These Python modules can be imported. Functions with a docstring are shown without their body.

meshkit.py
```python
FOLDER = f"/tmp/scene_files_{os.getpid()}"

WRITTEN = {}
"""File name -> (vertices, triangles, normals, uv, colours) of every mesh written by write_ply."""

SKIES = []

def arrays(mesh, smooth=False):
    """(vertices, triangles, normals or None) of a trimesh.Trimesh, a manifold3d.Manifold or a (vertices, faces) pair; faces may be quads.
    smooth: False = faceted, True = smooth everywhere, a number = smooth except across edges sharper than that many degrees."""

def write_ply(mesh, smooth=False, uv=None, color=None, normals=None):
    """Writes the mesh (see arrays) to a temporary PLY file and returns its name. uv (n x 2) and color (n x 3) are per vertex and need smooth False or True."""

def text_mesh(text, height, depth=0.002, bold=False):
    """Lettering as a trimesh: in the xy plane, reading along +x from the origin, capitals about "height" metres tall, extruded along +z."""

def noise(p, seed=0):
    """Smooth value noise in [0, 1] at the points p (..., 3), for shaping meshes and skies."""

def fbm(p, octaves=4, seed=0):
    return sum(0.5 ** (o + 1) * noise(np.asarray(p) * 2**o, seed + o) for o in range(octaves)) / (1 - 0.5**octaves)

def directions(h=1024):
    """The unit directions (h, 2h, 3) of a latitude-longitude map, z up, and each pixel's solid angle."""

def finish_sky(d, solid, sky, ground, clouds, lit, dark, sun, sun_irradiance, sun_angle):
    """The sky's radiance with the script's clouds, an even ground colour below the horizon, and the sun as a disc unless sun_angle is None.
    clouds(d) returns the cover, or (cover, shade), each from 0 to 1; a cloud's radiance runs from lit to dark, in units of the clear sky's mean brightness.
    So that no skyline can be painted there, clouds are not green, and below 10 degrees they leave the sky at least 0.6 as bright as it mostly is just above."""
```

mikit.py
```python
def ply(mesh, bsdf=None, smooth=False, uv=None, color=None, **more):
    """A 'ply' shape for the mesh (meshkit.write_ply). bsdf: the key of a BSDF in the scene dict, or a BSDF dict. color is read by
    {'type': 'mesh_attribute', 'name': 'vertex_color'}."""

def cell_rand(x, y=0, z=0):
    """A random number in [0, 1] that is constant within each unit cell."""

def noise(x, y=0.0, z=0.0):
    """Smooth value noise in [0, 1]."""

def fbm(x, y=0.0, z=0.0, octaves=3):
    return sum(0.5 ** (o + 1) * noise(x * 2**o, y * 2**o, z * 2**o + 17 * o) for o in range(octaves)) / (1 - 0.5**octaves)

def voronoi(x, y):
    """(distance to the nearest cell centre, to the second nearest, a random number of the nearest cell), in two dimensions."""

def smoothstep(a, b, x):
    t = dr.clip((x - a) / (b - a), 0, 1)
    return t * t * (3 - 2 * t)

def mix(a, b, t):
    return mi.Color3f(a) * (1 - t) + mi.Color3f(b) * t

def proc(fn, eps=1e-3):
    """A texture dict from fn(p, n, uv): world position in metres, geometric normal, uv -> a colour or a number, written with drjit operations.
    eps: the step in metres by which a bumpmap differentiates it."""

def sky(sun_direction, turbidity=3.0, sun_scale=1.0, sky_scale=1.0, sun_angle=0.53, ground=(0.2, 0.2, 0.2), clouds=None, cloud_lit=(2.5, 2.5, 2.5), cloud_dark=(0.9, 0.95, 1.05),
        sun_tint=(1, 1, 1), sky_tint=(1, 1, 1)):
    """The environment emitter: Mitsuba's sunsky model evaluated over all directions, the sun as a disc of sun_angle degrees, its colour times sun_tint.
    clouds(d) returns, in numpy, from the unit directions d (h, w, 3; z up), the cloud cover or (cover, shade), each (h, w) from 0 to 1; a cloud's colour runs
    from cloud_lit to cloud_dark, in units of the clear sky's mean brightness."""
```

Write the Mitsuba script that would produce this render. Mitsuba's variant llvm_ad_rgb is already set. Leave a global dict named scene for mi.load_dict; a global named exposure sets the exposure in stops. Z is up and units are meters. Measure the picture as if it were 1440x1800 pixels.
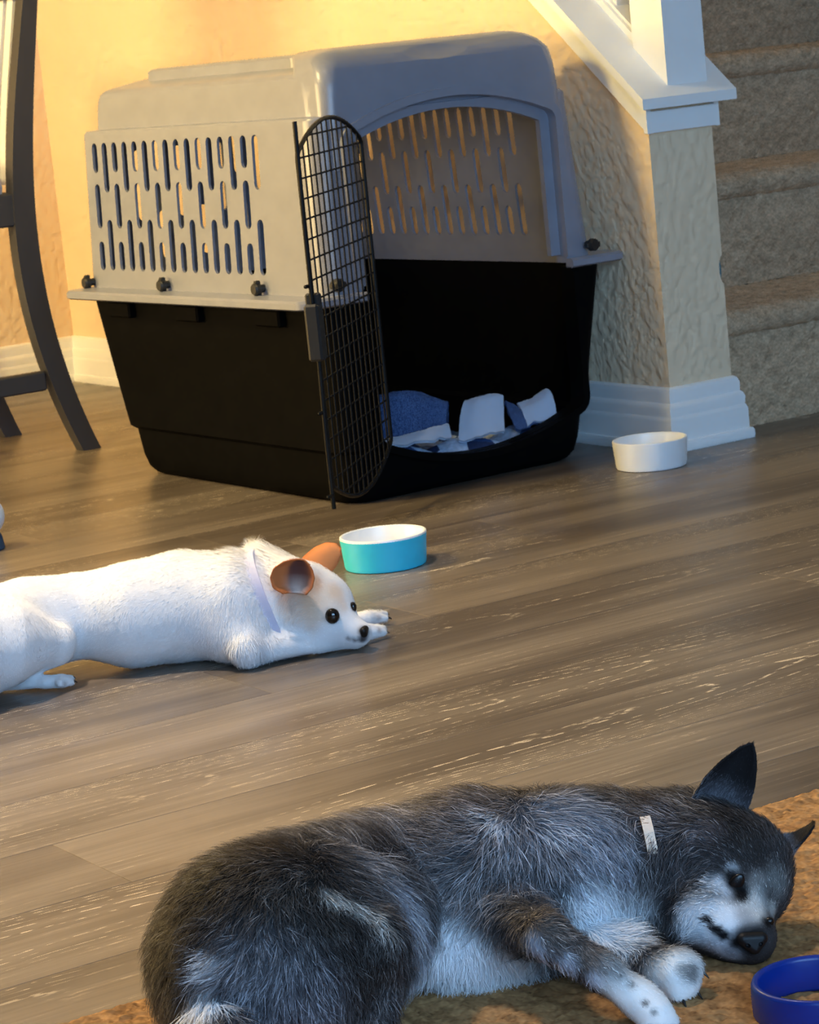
import math, random
import numpy as np
import trimesh
import manifold3d as m3
import mitsuba as mi
import drjit as dr
import mikit, meshkit
from shapely.geometry import Polygon
from mikit import proc, noise, fbm, smoothstep, mix, cell_rand

T = mi.ScalarTransform4f
scene, labels = {}, {}
rng = np.random.default_rng(7)

# ------------------------------------------------------------------ camera, light, exposure
exposure = 0.0
PITCH, ROLL, CAM_H = 0.1762, 0.1011, 0.6504
_fw = np.array([0, math.cos(PITCH), -math.sin(PITCH)])
_up0 = np.array([0, math.sin(PITCH), math.cos(PITCH)])
_up = np.array([1.0, 0, 0]) * math.sin(ROLL) + _up0 * math.cos(ROLL)
scene['camera'] = {
    'type': 'thinlens', 'fov': math.degrees(2 * math.atan(720 / 4626.0)), 'fov_axis': 'x',
    'aperture_radius': 0.0011, 'focus_distance': 2.1, 'near_clip': 0.05, 'far_clip': 60.0,
    'to_world': T().look_at(origin=[0, 0, CAM_H], target=[0, float(_fw[1]), CAM_H + float(_fw[2])], up=[float(x) for x in _up]),
}
SUNSET_RADIANCE = (24.0, 16.6, 6.4)          # low evening light through the left window
LAMP_RADIANCE = (185.0, 136.0, 50.0)          # pendant over the dining table, left of the picture
CEILING_RADIANCE = (800.0, 665.0, 520.0)
WINDOW_RADIANCE = (3.0, 6.0, 10.0)


# ------------------------------------------------------------------ helpers
def lin(*c):
    c = np.asarray(c[0] if len(c) == 1 else c, float) / 255.0
    return tuple(float(x) for x in np.where(c <= 0.04045, c / 12.92, ((c + 0.055) / 1.055) ** 2.4))


def rgb(*c):
    return {'type': 'rgb', 'value': [float(x) for x in lin(*c)]}


def obj(key, mesh, bsdf, smooth=False, **k):
    n, base = 0, key
    while key in scene:
        n += 1
        key = f'{base}_{n:03d}'
    scene[key] = mikit.ply(mesh, bsdf, smooth, **k)
    return key


def tag(key, label=None, cat=None, group=None, kind=None):
    d = labels.setdefault(key, {})
    for a, b in (('label', label), ('category', cat), ('group', group), ('kind', kind)):
        if b:
            d[a] = b
    return key


def principled(color, rough=0.5, spec=0.5, **k):
    c = color if isinstance(color, dict) else {'type': 'rgb', 'value': [float(x) for x in color]}
    return {'type': 'twosided', 'bsdf': {'type': 'principled', 'base_color': c, 'roughness': rough, 'specular': spec, **k}}


def bumped(color, fn, scale, eps, rough=0.5, spec=0.4):
    b = principled(color, rough, spec)['bsdf']
    return {'type': 'twosided', 'bsdf': {'type': 'bumpmap', 'tex': proc(fn, eps), 'scale': scale, 'bsdf': b}}


def frame(ox, oy, a):
    """(to-world function, u, v): u = (cos a, sin a), v at right angles to it."""
    u, v = np.array([math.cos(a), math.sin(a), 0]), np.array([-math.sin(a), math.cos(a), 0])
    o = np.array([ox, oy, 0.0])

    def put(mesh):
        if hasattr(mesh, 'to_mesh'):
            mesh = from_manifold(mesh)
        p = np.asarray(mesh.vertices)
        return trimesh.Trimesh(o + p[:, :1] * u + p[:, 1:2] * v + p[:, 2:] * np.array([0, 0, 1.0]), mesh.faces, process=False)
    return put, u, v, o


def manifold(mesh):
    return m3.Manifold(m3.Mesh(np.asarray(mesh.vertices, np.float32), np.asarray(mesh.faces, np.uint32)))


def from_manifold(m):
    d = m.to_mesh()
    return trimesh.Trimesh(np.array(d.vert_properties[:, :3]), np.array(d.tri_verts), process=False)


def box(x0, x1, y0, y1, z0, z1, bevel=0.0):
    if bevel <= 0:
        b = trimesh.creation.box((x1 - x0, y1 - y0, z1 - z0))
        b.apply_translation(((x0 + x1) / 2, (y0 + y1) / 2, (z0 + z1) / 2))
        return b
    pts = []
    for x in (0, 1):
        for y in (0, 1):
            for z in (0, 1):
                c = np.array([x1 if x else x0, y1 if y else y0, z1 if z else z0])
                s = np.array([-1 if x else 1, -1 if y else 1, -1 if z else 1]) * bevel
                for k in range(3):
                    q = c + s
                    q[k] = c[k]
                    pts.append(q)
    return trimesh.convex.convex_hull(np.array(pts))


def loft(rings, cap=True):
    """Rings of equal point count, counter-clockwise seen from above, from low to high."""
    n, k = len(rings[0]), len(rings)
    v = np.concatenate(rings)
    f = []
    for r in range(k - 1):
        a, b = r * n, (r + 1) * n
        i = np.arange(n)
        j = (i + 1) % n
        f += [np.stack([a + i, a + j, b + j], 1), np.stack([a + i, b + j, b + i], 1)]
    if cap:
        v = np.vstack([v, rings[0].mean(0), rings[-1].mean(0)])
        i = np.arange(n)
        j = (i + 1) % n
        f += [np.stack([i * 0 + n * k, j, i], 1), np.stack([i * 0 + n * k + 1, (k - 1) * n + i, (k - 1) * n + j], 1)]
    return trimesh.Trimesh(v, np.vstack(f), process=False)


def rring(x0, x1, y0, y1, z, r, n=8, back=None):
    out, q = [], r
    k = r if back is None else back
    for cx, cy, s, r in ((x1 - q, y0 + q, -90, q), (x1 - k, y1 - k, 0, k), (x0 + k, y1 - k, 90, k), (x0 + q, y0 + q, 180, q)):
        for t in np.radians(s + np.linspace(0, 90, n + 1)):
            out.append((cx + r * math.cos(t), cy + r * math.sin(t), z))
    return np.array(out)


def lathe(profile, n=72):
    p = np.array(profile, float)
    th = np.arange(n) * 2 * np.pi / n
    v = np.stack([p[:, 0][:, None] * np.cos(th), p[:, 0][:, None] * np.sin(th), np.repeat(p[:, 1][:, None], n, 1)], -1).reshape(-1, 3)
    k, f = len(p), []
    for r in range(k - 1):
        i = np.arange(n)
        j = (i + 1) % n
        f += [np.stack([r * n + i, r * n + j, (r + 1) * n + j], 1), np.stack([r * n + i, (r + 1) * n + j, (r + 1) * n + i], 1)]
    return trimesh.Trimesh(v, np.vstack(f), process=False)


def tube(points, radius, sides=8, closed=False):
    p = np.asarray(points, float)
    if closed:
        t = np.roll(p, -1, 0) - np.roll(p, 1, 0)
    else:
        t = np.gradient(p, axis=0)
    t /= np.linalg.norm(t, axis=1, keepdims=True)
    ref = np.array([0.13, 0.21, 0.97]) if abs(t[:, 2]).max() < 0.95 else np.array([0.7, 0.71, 0.05])
    a = np.cross(t, ref)
    a /= np.linalg.norm(a, axis=1, keepdims=True)
    b = np.cross(t, a)
    ang = np.arange(sides) * 2 * np.pi / sides
    r = np.broadcast_to(radius, (len(p),))[:, None, None]
    rings = p[:, None] + r * (np.cos(ang)[None, :, None] * a[:, None] + np.sin(ang)[None, :, None] * b[:, None])
    if closed:
        rings = np.concatenate([rings, rings[:1]])
        return loft(list(rings), cap=False)
    return loft(list(rings))


def extrude(poly, h):
    return trimesh.creation.extrude_polygon(poly, h, engine='earcut')


def cat(*m):
    return trimesh.util.concatenate(list(m))


# ------------------------------------------------------------------ materials
WU = np.array([0.84753, 0.53077])       # along the planks, the rug's edge and the half-wall's end
WV = np.array([-0.53077, 0.84753])
WX, WY, WA = 0.4043, 3.9162, 0.5595


def wall_ab(p):
    x, y = p.x - WX, p.y - WY
    return x * float(WU[0]) + y * float(WU[1]), x * float(WV[0]) + y * float(WV[1])


PW, PL = 0.152, 1.22


def plank_color(p, n, uv):
    a, b = wall_ab(p)
    row = dr.floor(b / PW)
    off = cell_rand(row, 3) * PL
    col = dr.floor((a + off) / PL)
    r1, r2 = cell_rand(row, col, 5), cell_rand(row, col, 9)
    la, lb = a + off - col * PL, b - (row + 0.5) * PW
    # broad tone along the board
    wob = fbm(la * 2.5 + r1 * 40, lb * 14 + r2 * 70, 0.0, 3)
    base = mix(lin(78, 69, 61), lin(107, 97, 86), smoothstep(0.2, 0.8, wob))
    base = base * (0.93 + 0.14 * r1)
    # fine streaks along the grain
    st = fbm(la * 9 + r2 * 31, lb * 260, r1 * 13, 3)
    base = base * (0.74 + 0.5 * st)
    # cathedral rings and pale pores on them
    c0 = (r2 - 0.5) * 0.05
    rad = (lb - c0) * 26 + 0.9 * (fbm(la * 3.2 + 11 * r1, lb * 6, 3.0, 2) - 0.5)
    arch = rad * rad * 1.1 + (la - 0.2 - 0.7 * r1) * 3.2 + 1.2 * fbm(la * 5, lb * 18, r1 * 9, 2)
    band = dr.abs(arch * 1.7 - dr.floor(arch * 1.7) - 0.5) * 2
    line = smoothstep(0.80, 0.97, band)
    dash = smoothstep(0.44, 0.66, fbm(la * 110, lb * 420, r2 * 7, 2))
    patch = smoothstep(0.48, 0.66, fbm(la * 2.1 + 17 * r2, lb * 9 + r1 * 5, 1.0, 2))
    pale = line * dash * patch * 0.75 + 0.22 * smoothstep(0.66, 0.8, st) * dash
    return mix(base, lin(205, 190, 168), dr.clip(pale, 0, 1))


def plank_rough(p, n, uv):
    a, b = wall_ab(p)
    return 0.27 + 0.14 * fbm(a * 8, b * 90, 0.0, 2)


scene['mat_plank'] = {'type': 'twosided', 'bsdf': {'type': 'principled', 'base_color': proc(plank_color), 'roughness': proc(plank_rough), 'specular': 0.45}}
scene['mat_slab'] = principled(lin(40, 35, 30), 0.9, 0.2)


def orange_peel(p, n, uv):
    q = p.x * 0.7 - p.y * 0.5
    w = p.x * 0.53 + p.y * 0.85
    return smoothstep(.3, .7, fbm(q * 88 + p.z * 40, p.z * 78 - q * 30, w * 88, 2))


def wall_tone(p, n, uv):
    return mix(lin(222, 198, 166), lin(232, 208, 176), fbm(p.x * 9, p.y * 9, p.z * 9, 3))


scene['mat_wall'] = bumped(proc(wall_tone), orange_peel, 0.0020, 0.0012, 0.75, 0.25)
scene['mat_ceiling'] = principled(lin(150, 150, 150), 0.9, 0.2)
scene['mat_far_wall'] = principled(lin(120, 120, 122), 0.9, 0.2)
scene['mat_trim'] = principled(lin(232, 233, 232), 0.38, 0.45)


def carpet_color(p, n, uv):
    s = noise(p.x * 330, p.y * 330, p.z * 330)
    s2 = fbm(p.x * 90, p.y * 90, p.z * 90, 3)
    b = fbm(p.x * 12, p.y * 12, p.z * 12, 2)
    c = mix(lin(140, 114, 88), lin(220, 190, 156), dr.clip(0.55 * s + 0.75 * s2 - 0.15, 0, 1))
    return c * (0.86 + 0.28 * b)


def carpet_bump(p, n, uv):
    return noise(p.x * 260, p.y * 260, p.z * 260) + fbm(p.x * 120, p.y * 120, p.z * 120, 2)


scene['mat_carpet'] = bumped(proc(carpet_color), carpet_bump, 0.003, 0.0008, 0.95, 0.1)


def rug_color(p, n, uv):
    a, b = wall_ab(p)
    s = noise(a * 420, b * 420, p.z * 300)
    w = fbm(a * 150, b * 60, 0.0, 3)
    c = mix(lin(94, 66, 40), lin(184, 142, 96), dr.clip(0.6 * s + 0.8 * w - 0.22, 0, 1))
    return mix(c, lin(112, 74, 48), 0.3 * smoothstep(0.5, 0.75, fbm(a * 14, b * 120, 4.0, 3)))


scene['mat_rug'] = principled(proc(rug_color), 0.95, 0.1)


def crate_tone(p, n, uv):
    return mix(lin(122, 125, 138), lin(130, 133, 146), fbm(p.x * 30, p.y * 30, p.z * 30, 3))


scene['mat_crate_grey'] = principled(proc(crate_tone), 0.3, 0.5)
scene['mat_crate_black'] = principled(proc(lambda p, n, uv: mix(lin(6, 6, 7), lin(11, 11, 11), fbm(p.x * 40, p.y * 40, p.z * 40, 3))), 0.5, 0.02)
scene['mat_wire'] = principled(lin(12, 13, 15), 0.45, 0.18)
scene['mat_clip'] = principled(lin(22, 23, 25), 0.45, 0.5)
scene['mat_chair'] = principled(proc(lambda p, n, uv: mix(lin(46, 46, 50), lin(60, 59, 63), fbm(p.x * 18, p.y * 18, p.z * 5, 3))), 0.5, 0.4)
scene['mat_slat'] = principled(lin(205, 206, 212), 0.5, 0.4)
scene['mat_seat'] = principled(lin(214, 206, 198), 0.9, 0.2)
scene['mat_bowl_white'] = principled(lin(228, 230, 232), 0.3, 0.5)
scene['mat_bowl_cyan'] = principled(lin(46, 184, 214), 0.35, 0.5)
scene['mat_blue'] = principled(lin(4, 40, 124), 0.35, 0.5)
scene['mat_navy'] = principled(lin(52, 74, 98), 0.5, 0.4)
scene['mat_fur'] = {'type': 'twosided', 'bsdf': {'type': 'principled', 'base_color': {'type': 'mesh_attribute', 'name': 'vertex_color'}, 'roughness': 0.55, 'specular': 0.1}}
scene['mat_skin'] = {'type': 'twosided', 'bsdf': {'type': 'principled', 'base_color': {'type': 'mesh_attribute', 'name': 'vertex_color'}, 'roughness': 0.8, 'specular': 0.15}}
scene['mat_eye'] = principled(lin(14, 11, 10), 0.08, 0.6)
scene['mat_nose'] = principled(lin(17, 15, 16), 0.5, 0.3)
scene['mat_claw'] = principled(lin(38, 34, 32), 0.4, 0.5)
scene['mat_collar_pale'] = principled(lin(188, 188, 210), 0.7, 0.3)
scene['mat_lid'] = principled(lin(14, 11, 11), 0.32, 0.4)
scene['mat_collar_beige'] = principled(lin(240, 214, 190), 0.6, 0.3)

# ------------------------------------------------------------------ room shell
WP, wu3, wv3, wo3 = frame(WX, WY, WA)          # the half-wall's frame: a along its end face, b along its length (away from the camera)


def wall_box(a0, a1, b0, b1, z0, z1, bevel=0.0):
    return WP(box(a0, a1, b0, b1, z0, z1, bevel))


tag(obj('floor', box(-4.0, 3.2, -2.0, 7.5, -0.06, -0.011), 'mat_slab'), 'dark brown wood plank floor', kind='structure')
# the boards themselves: every board in the view is its own piece


def cell_rand_np(x, y=0, z=0):
    def c(v):
        return (np.int64(np.floor(v)) + 1000000) & 0xFFFFFFFF
    h = (c(x) * 374761393 + c(y) * 668265263 + c(z) * 2147483647) & 0xFFFFFFFF
    h = ((h ^ (h >> 13)) * 1274126177) & 0xFFFFFFFF
    return float((h ^ (h >> 16)) & 0xFFFFFF) / 16777215.0


for row in range(-26, 15):
    off = cell_rand_np(row, 3) * PL
    for col in range(-5, 6):
        a0, a1 = col * PL - off, (col + 1) * PL - off
        b0, b1 = row * PW, (row + 1) * PW
        if b0 > 2.2:
            continue
        c = wo3 + wu3 * (a0 + a1) / 2 + wv3 * (b0 + b1) / 2
        if not (-0.4 < c[1] < 7.2 and abs(c[0]) < 0.34 * max(c[1], 1.2) + 1.15):
            continue
        obj('floor__plank', wall_box(a0 + 0.00015, a1 - 0.00015, b0 + 0.00015, b1 - 0.00015, -0.011, 0.0, 0.0003), 'mat_plank')

# half-wall beside the stairs, sloped top
TH = 0.121                                      # its thickness
S0 = 0.02                                       # the base moulding stands this much proud
SL = 0.79                                       # slope of its top
LEN = 2.086


prof = Polygon([(S0, 0), (LEN, 0), (LEN, 0.515 + SL * (LEN - S0)), (S0, 0.515)])


def prism_bz(poly, a0, a1):
    """Polygon in (b, z) extruded from a0 to a1."""
    m = extrude(poly, a1 - a0)
    v = np.asarray(m.vertices)
    m2 = trimesh.Trimesh(np.stack([v[:, 2] + a0, v[:, 0], v[:, 1]], 1), m.faces, process=False)
    m2.fix_normals()
    return m2


wall_m = prism_bz(prof, S0, S0 + TH)
# a bite out of the plaster at the far right corner, where the paint has chipped
dent = trimesh.creation.icosphere(3, 1.0)
dent.apply_scale((0.008, 0.012, 0.022))
dent.apply_translation((S0 + TH + 0.001, S0, 0.262))
tag(obj('wall_right', WP(manifold(wall_m) - manifold(dent)), 'mat_wall'), 'beige plaster half wall with a sloped top beside the stairs', kind='structure')
chip = trimesh.creation.icosphere(2, 1.0)
chip.apply_scale((0.0045, 0.004, 0.020))
chip.apply_translation((S0 + TH - 0.0025, S0 + 0.008, 0.262))
scene['mat_chip'] = principled(lin(84, 112, 120), 0.7, 0.3)
obj('wall_right__chip', WP(chip), 'mat_chip')
tag('wall_right__chip', 'blue-grey chipped spot on the corner')

# wall behind, meeting the half wall's far end, and the shell of the room
tag(obj('wall_back', cat(wall_box(-3.4, S0 + TH, LEN, LEN + 0.12, 0, 2.6)), 'mat_wall'), 'beige wall behind the chair', kind='structure')
tag(obj('ceiling', manifold(box(-4.0, 3.2, -2.0, 7.5, 2.6, 2.7)) - m3.Manifold.cylinder(.3, .142, circular_segments=40).translate((-.7, 2.45, 2.5)), 'mat_ceiling'), 'white ceiling', kind='structure')
ly0, ly1, lz0, lz1 = 2.35, 4.2, .4, 1.35
tag(obj('wall_left', cat(box(-3.3, -3.2, -2.0, ly0, 0, 2.6), box(-3.3, -3.2, ly1, 7.5, 0, 2.6), box(-3.3, -3.2, ly0, ly1, 0, lz0), box(-3.3, -3.2, ly0, ly1, lz1, 2.6)), 'mat_far_wall'), 'beige wall on the left with a window', kind='structure')
scene['window_2'] = mikit.ply(trimesh.Trimesh([[-3.26, ly0, lz0], [-3.26, ly1, lz0], [-3.26, ly1, lz1], [-3.26, ly0, lz1]], [[0, 1, 2], [0, 2, 3]]), 'mat_trim',
                              emitter={'type': 'area', 'radiance': {'type': 'rgb', 'value': list(SUNSET_RADIANCE)}})
tag('window_2', 'window glowing with warm evening light', kind='structure')
obj('window_2__frame', cat(box(-3.27, -3.2, ly0, ly1, lz0, lz0 + .04), box(-3.27, -3.2, ly0, ly1, lz1 - .04, lz1), *[box(-3.27, -3.2, y - .02, y + .02, lz0, lz1) for y in (ly0 + .02, (ly0 + ly1) / 2, ly1 - .02)]), 'mat_trim')
tag(obj('wall_stair', wall_box(1.15, 1.25, -5.5, 4.2, 0, 2.6), 'mat_far_wall'), 'beige wall on the far side of the stairs', kind='structure')
# front wall behind the camera, with a wide window
wz0, wz1, wx0, wx1 = 0.5, 2.2, -0.3, 2.6
fw_ = cat(box(-3.2, 3.0, -1.5, -1.38, 0, wz0), box(-3.2, 3.0, -1.5, -1.38, wz1, 2.6), box(-3.2, wx0, -1.5, -1.38, wz0, wz1), box(wx1, 3.0, -1.5, -1.38, wz0, wz1))
tag(obj('wall_front', fw_, 'mat_far_wall'), 'beige wall with the window', kind='structure')
scene['window_1'] = mikit.ply(trimesh.Trimesh([[wx0, -1.44, wz0], [wx1, -1.44, wz0], [wx1, -1.44, wz1], [wx0, -1.44, wz1]], [[0, 2, 1], [0, 3, 2]]), 'mat_trim',
                              emitter={'type': 'area', 'radiance': {'type': 'rgb', 'value': list(WINDOW_RADIANCE)}})
tag('window_1', 'bright window letting in cool daylight', kind='structure')
obj('window_1__frame', cat(box(wx0, wx1, -1.45, -1.41, wz0, wz0 + 0.05), box(wx0, wx1, -1.45, -1.41, wz1 - 0.05, wz1), *[box(x - 0.025, x + 0.025, -1.45, -1.41, wz0, wz1) for x in np.linspace(wx0 + 0.025, wx1 - 0.025, 4)]), 'mat_trim')

# skirting: profile (depth, z), swept along each wall
BASE = [(0, 0), (0.02, 0), (0.021, 0.003), (0.021, 0.012), (0.019, 0.016), (0.0155, 0.0165), (0.0155, 0.047), (0.0135, 0.052), (0.0125, 0.054), (0.0135, 0.066), (0.011, 0.072), (0.008, 0.0745), (0.0085, 0.088), (0.006, 0.095), (0.002, 0.098), (0, 0.098)]


def skirting(run):
    """run: points in the (a, b) plane of the wall face and the outward direction at each (already mitred)."""
    rings = []
    for (a, b), (da, db) in run:
        rings.append(np.array([(a + da * d, b + db * d, z) for d, z in BASE]))
    m = loft(rings)
    m.fix_normals()
    return m


tag(obj('baseboard_right', WP(skirting([((S0, LEN), (-1, 0)), ((S0, S0), (-1, -1)), ((S0 + TH, S0), (1, -1)), ((S0 + TH, S0 + 0.06), (1, 0))])), 'mat_trim', 30), 'white stepped baseboard along the half wall', kind='structure')
tag(obj('baseboard_back', WP(skirting([((-3.3, LEN), (0, -1)), ((S0 - 0.0, LEN), (0, -1))])), 'mat_trim', 30), 'white stepped baseboard along the back wall', kind='structure')

# sloped cap with skirt boards below it
FA = 0.009


def slope_strip(b0, b1, zl0, zh0, ref=S0):
    """(b, z) polygon between two lines of the wall's slope, plumb at both ends."""
    f = lambda b, z: z + SL * (b - ref)
    return Polygon([(b0, f(b0, zl0)), (b1, f(b1, zl0)), (b1, f(b1, zh0)), (b0, f(b0, zh0))])


fascia = cat(prism_bz(slope_strip(S0 - FA, LEN, 0.487, 0.5345), S0 - FA, S0), prism_bz(slope_strip(S0 - FA, LEN, 0.487, 0.5345), S0 + TH, S0 + TH + FA),
             box(S0 - FA, S0 + TH + FA, S0 - FA, S0, 0.4805, 0.5125, 0.0006))
tag(obj('trim_1', WP(fascia), 'mat_trim', 30), 'white skirt board under the sloped cap of the half wall', kind='structure')
cap = prism_bz(slope_strip(S0 - FA - 0.02, LEN, 0.5395, 0.555), S0 - FA - 0.02, S0 + TH + FA + 0.02)
groove = prism_bz(slope_strip(S0 - FA - 0.008, LEN, 0.534, 0.540), S0 - FA - 0.005, S0 + TH + FA + 0.005)
tag(obj('trim_2', WP(cat(cap, groove)), 'mat_trim', 30), 'white sloped cap board on top of the half wall', kind='structure')

CAPZ = lambda b: 0.555 + SL * (b - S0)
NP0, NB0, NW = 0.0555, 0.0105, 0.0755
newel_poly = Polygon([(NB0, CAPZ(NB0) - 0.002), (NB0 + NW, CAPZ(NB0 + NW) - 0.002), (NB0 + NW, 1.45), (NB0, 1.45)])
k = obj('newel_post', WP(prism_bz(newel_poly, NP0, NP0 + NW)), 'mat_trim', 30)
tag(k, 'square white newel post standing on the sloped cap of the half wall', 'newel post')
# bottom rail and balusters of the stair railing
k = obj('stair_railing', WP(cat(prism_bz(slope_strip(NB0 + NW, LEN, 0.554, 0.568), 0.064, 0.112), prism_bz(slope_strip(NB0 + NW, LEN, 0.568, 0.574), 0.070, 0.106))), 'mat_trim', 30)
tag(k, 'white stair railing rising behind the newel post', 'railing')
for i in range(12):
    b = NB0 + NW + 0.058 + i * 0.115
    if b < LEN - 0.05:
        z = CAPZ(b) + 0.012
        obj('stair_railing__baluster', WP(box(0.076, 0.1, b, b + 0.028, z, z + 0.62, 0.001)), 'mat_trim')
obj('stair_railing__handrail', WP(prism_bz(slope_strip(NB0 + NW, LEN, 1.17, 1.21), 0.06, 0.116)), 'mat_trim')

# carpeted stairs: each step one padded piece, wrapped over its nosing
RI, RUN = 0.19, 0.2605
tag('staircase', 'stairs covered in beige-grey carpet behind the half wall', 'stairs')


def stair_step(i, a0, a1, fine):
    d = 0.087 + i * RUN
    z0, z1 = i * RI, (i + 1) * RI
    path = [(d, z0)]
    for z in np.arange(z0, z1 - 0.044, fine)[1:]:
        path.append((d, z))
    r = 0.021
    for t in np.linspace(-90, 90, max(5, int(3.14 * r / fine))):
        path.append((d - 0.004 - r * math.cos(math.radians(t)) + 0.004, z1 - r + r * math.sin(math.radians(t))))
    for b in np.arange(d, d + RUN + 0.002, fine)[1:]:
        path.append((b, z1))
    path = np.array(path)
    aa = np.arange(a0, a1 + fine * 0.5, fine)
    n, m = len(aa), len(path)
    g = np.zeros((m, n, 3))
    g[..., 0] = aa[None]
    g[..., 1:] = path[:, None]
    t = np.gradient(path, axis=0)
    t /= np.linalg.norm(t, axis=1, keepdims=True)
    nb, nz = -t[:, 1], t[:, 0]
    q = g.reshape(-1, 3)
    h = (meshkit.noise(q * 230, 3) - 0.5) * 0.0042 + (meshkit.fbm(q * 60, 3, 5) - 0.5) * 0.006
    h = h.reshape(m, n)
    g[..., 1] += nb[:, None] * h
    g[..., 2] += nz[:, None] * h
    idx = np.arange(m * n).reshape(m, n)
    f = np.concatenate([np.stack([idx[:-1, :-1], idx[:-1, 1:], idx[1:, 1:]], -1).reshape(-1, 3), np.stack([idx[:-1, :-1], idx[1:, 1:], idx[1:, :-1]], -1).reshape(-1, 3)])
    return trimesh.Trimesh(g.reshape(-1, 3), f, process=False)


for i in range(7):
    obj('staircase__step', WP(stair_step(i, S0 + TH, 1.15, 0.0045 if i < 4 else 0.02)), 'mat_carpet', True)

# ------------------------------------------------------------------ pendant lamp over the dining table
lx, ly, lz = -1.25, 3.3, 1.42
globe = lathe([(.0005, -.12), (.06, -.105), (.105, -.06), (.12, 0), (.105, .06), (.06, .105), (.0005, .12)], 32)
globe.apply_translation((lx, ly, lz))
scene['pendant_lamp__globe'] = mikit.ply(globe, 'mat_trim', True, emitter={'type': 'area', 'radiance': {'type': 'rgb', 'value': list(LAMP_RADIANCE)}})
cord = trimesh.creation.cylinder(.005, 2.6 - lz - .118, sections=12)
cord.apply_translation((lx, ly, (2.6 + lz + .118) / 2))
obj('pendant_lamp__cord', cord, 'mat_wire')
tag('pendant_lamp', 'glowing round pendant lamp hanging left of the dining chair', 'lamp')

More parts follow.
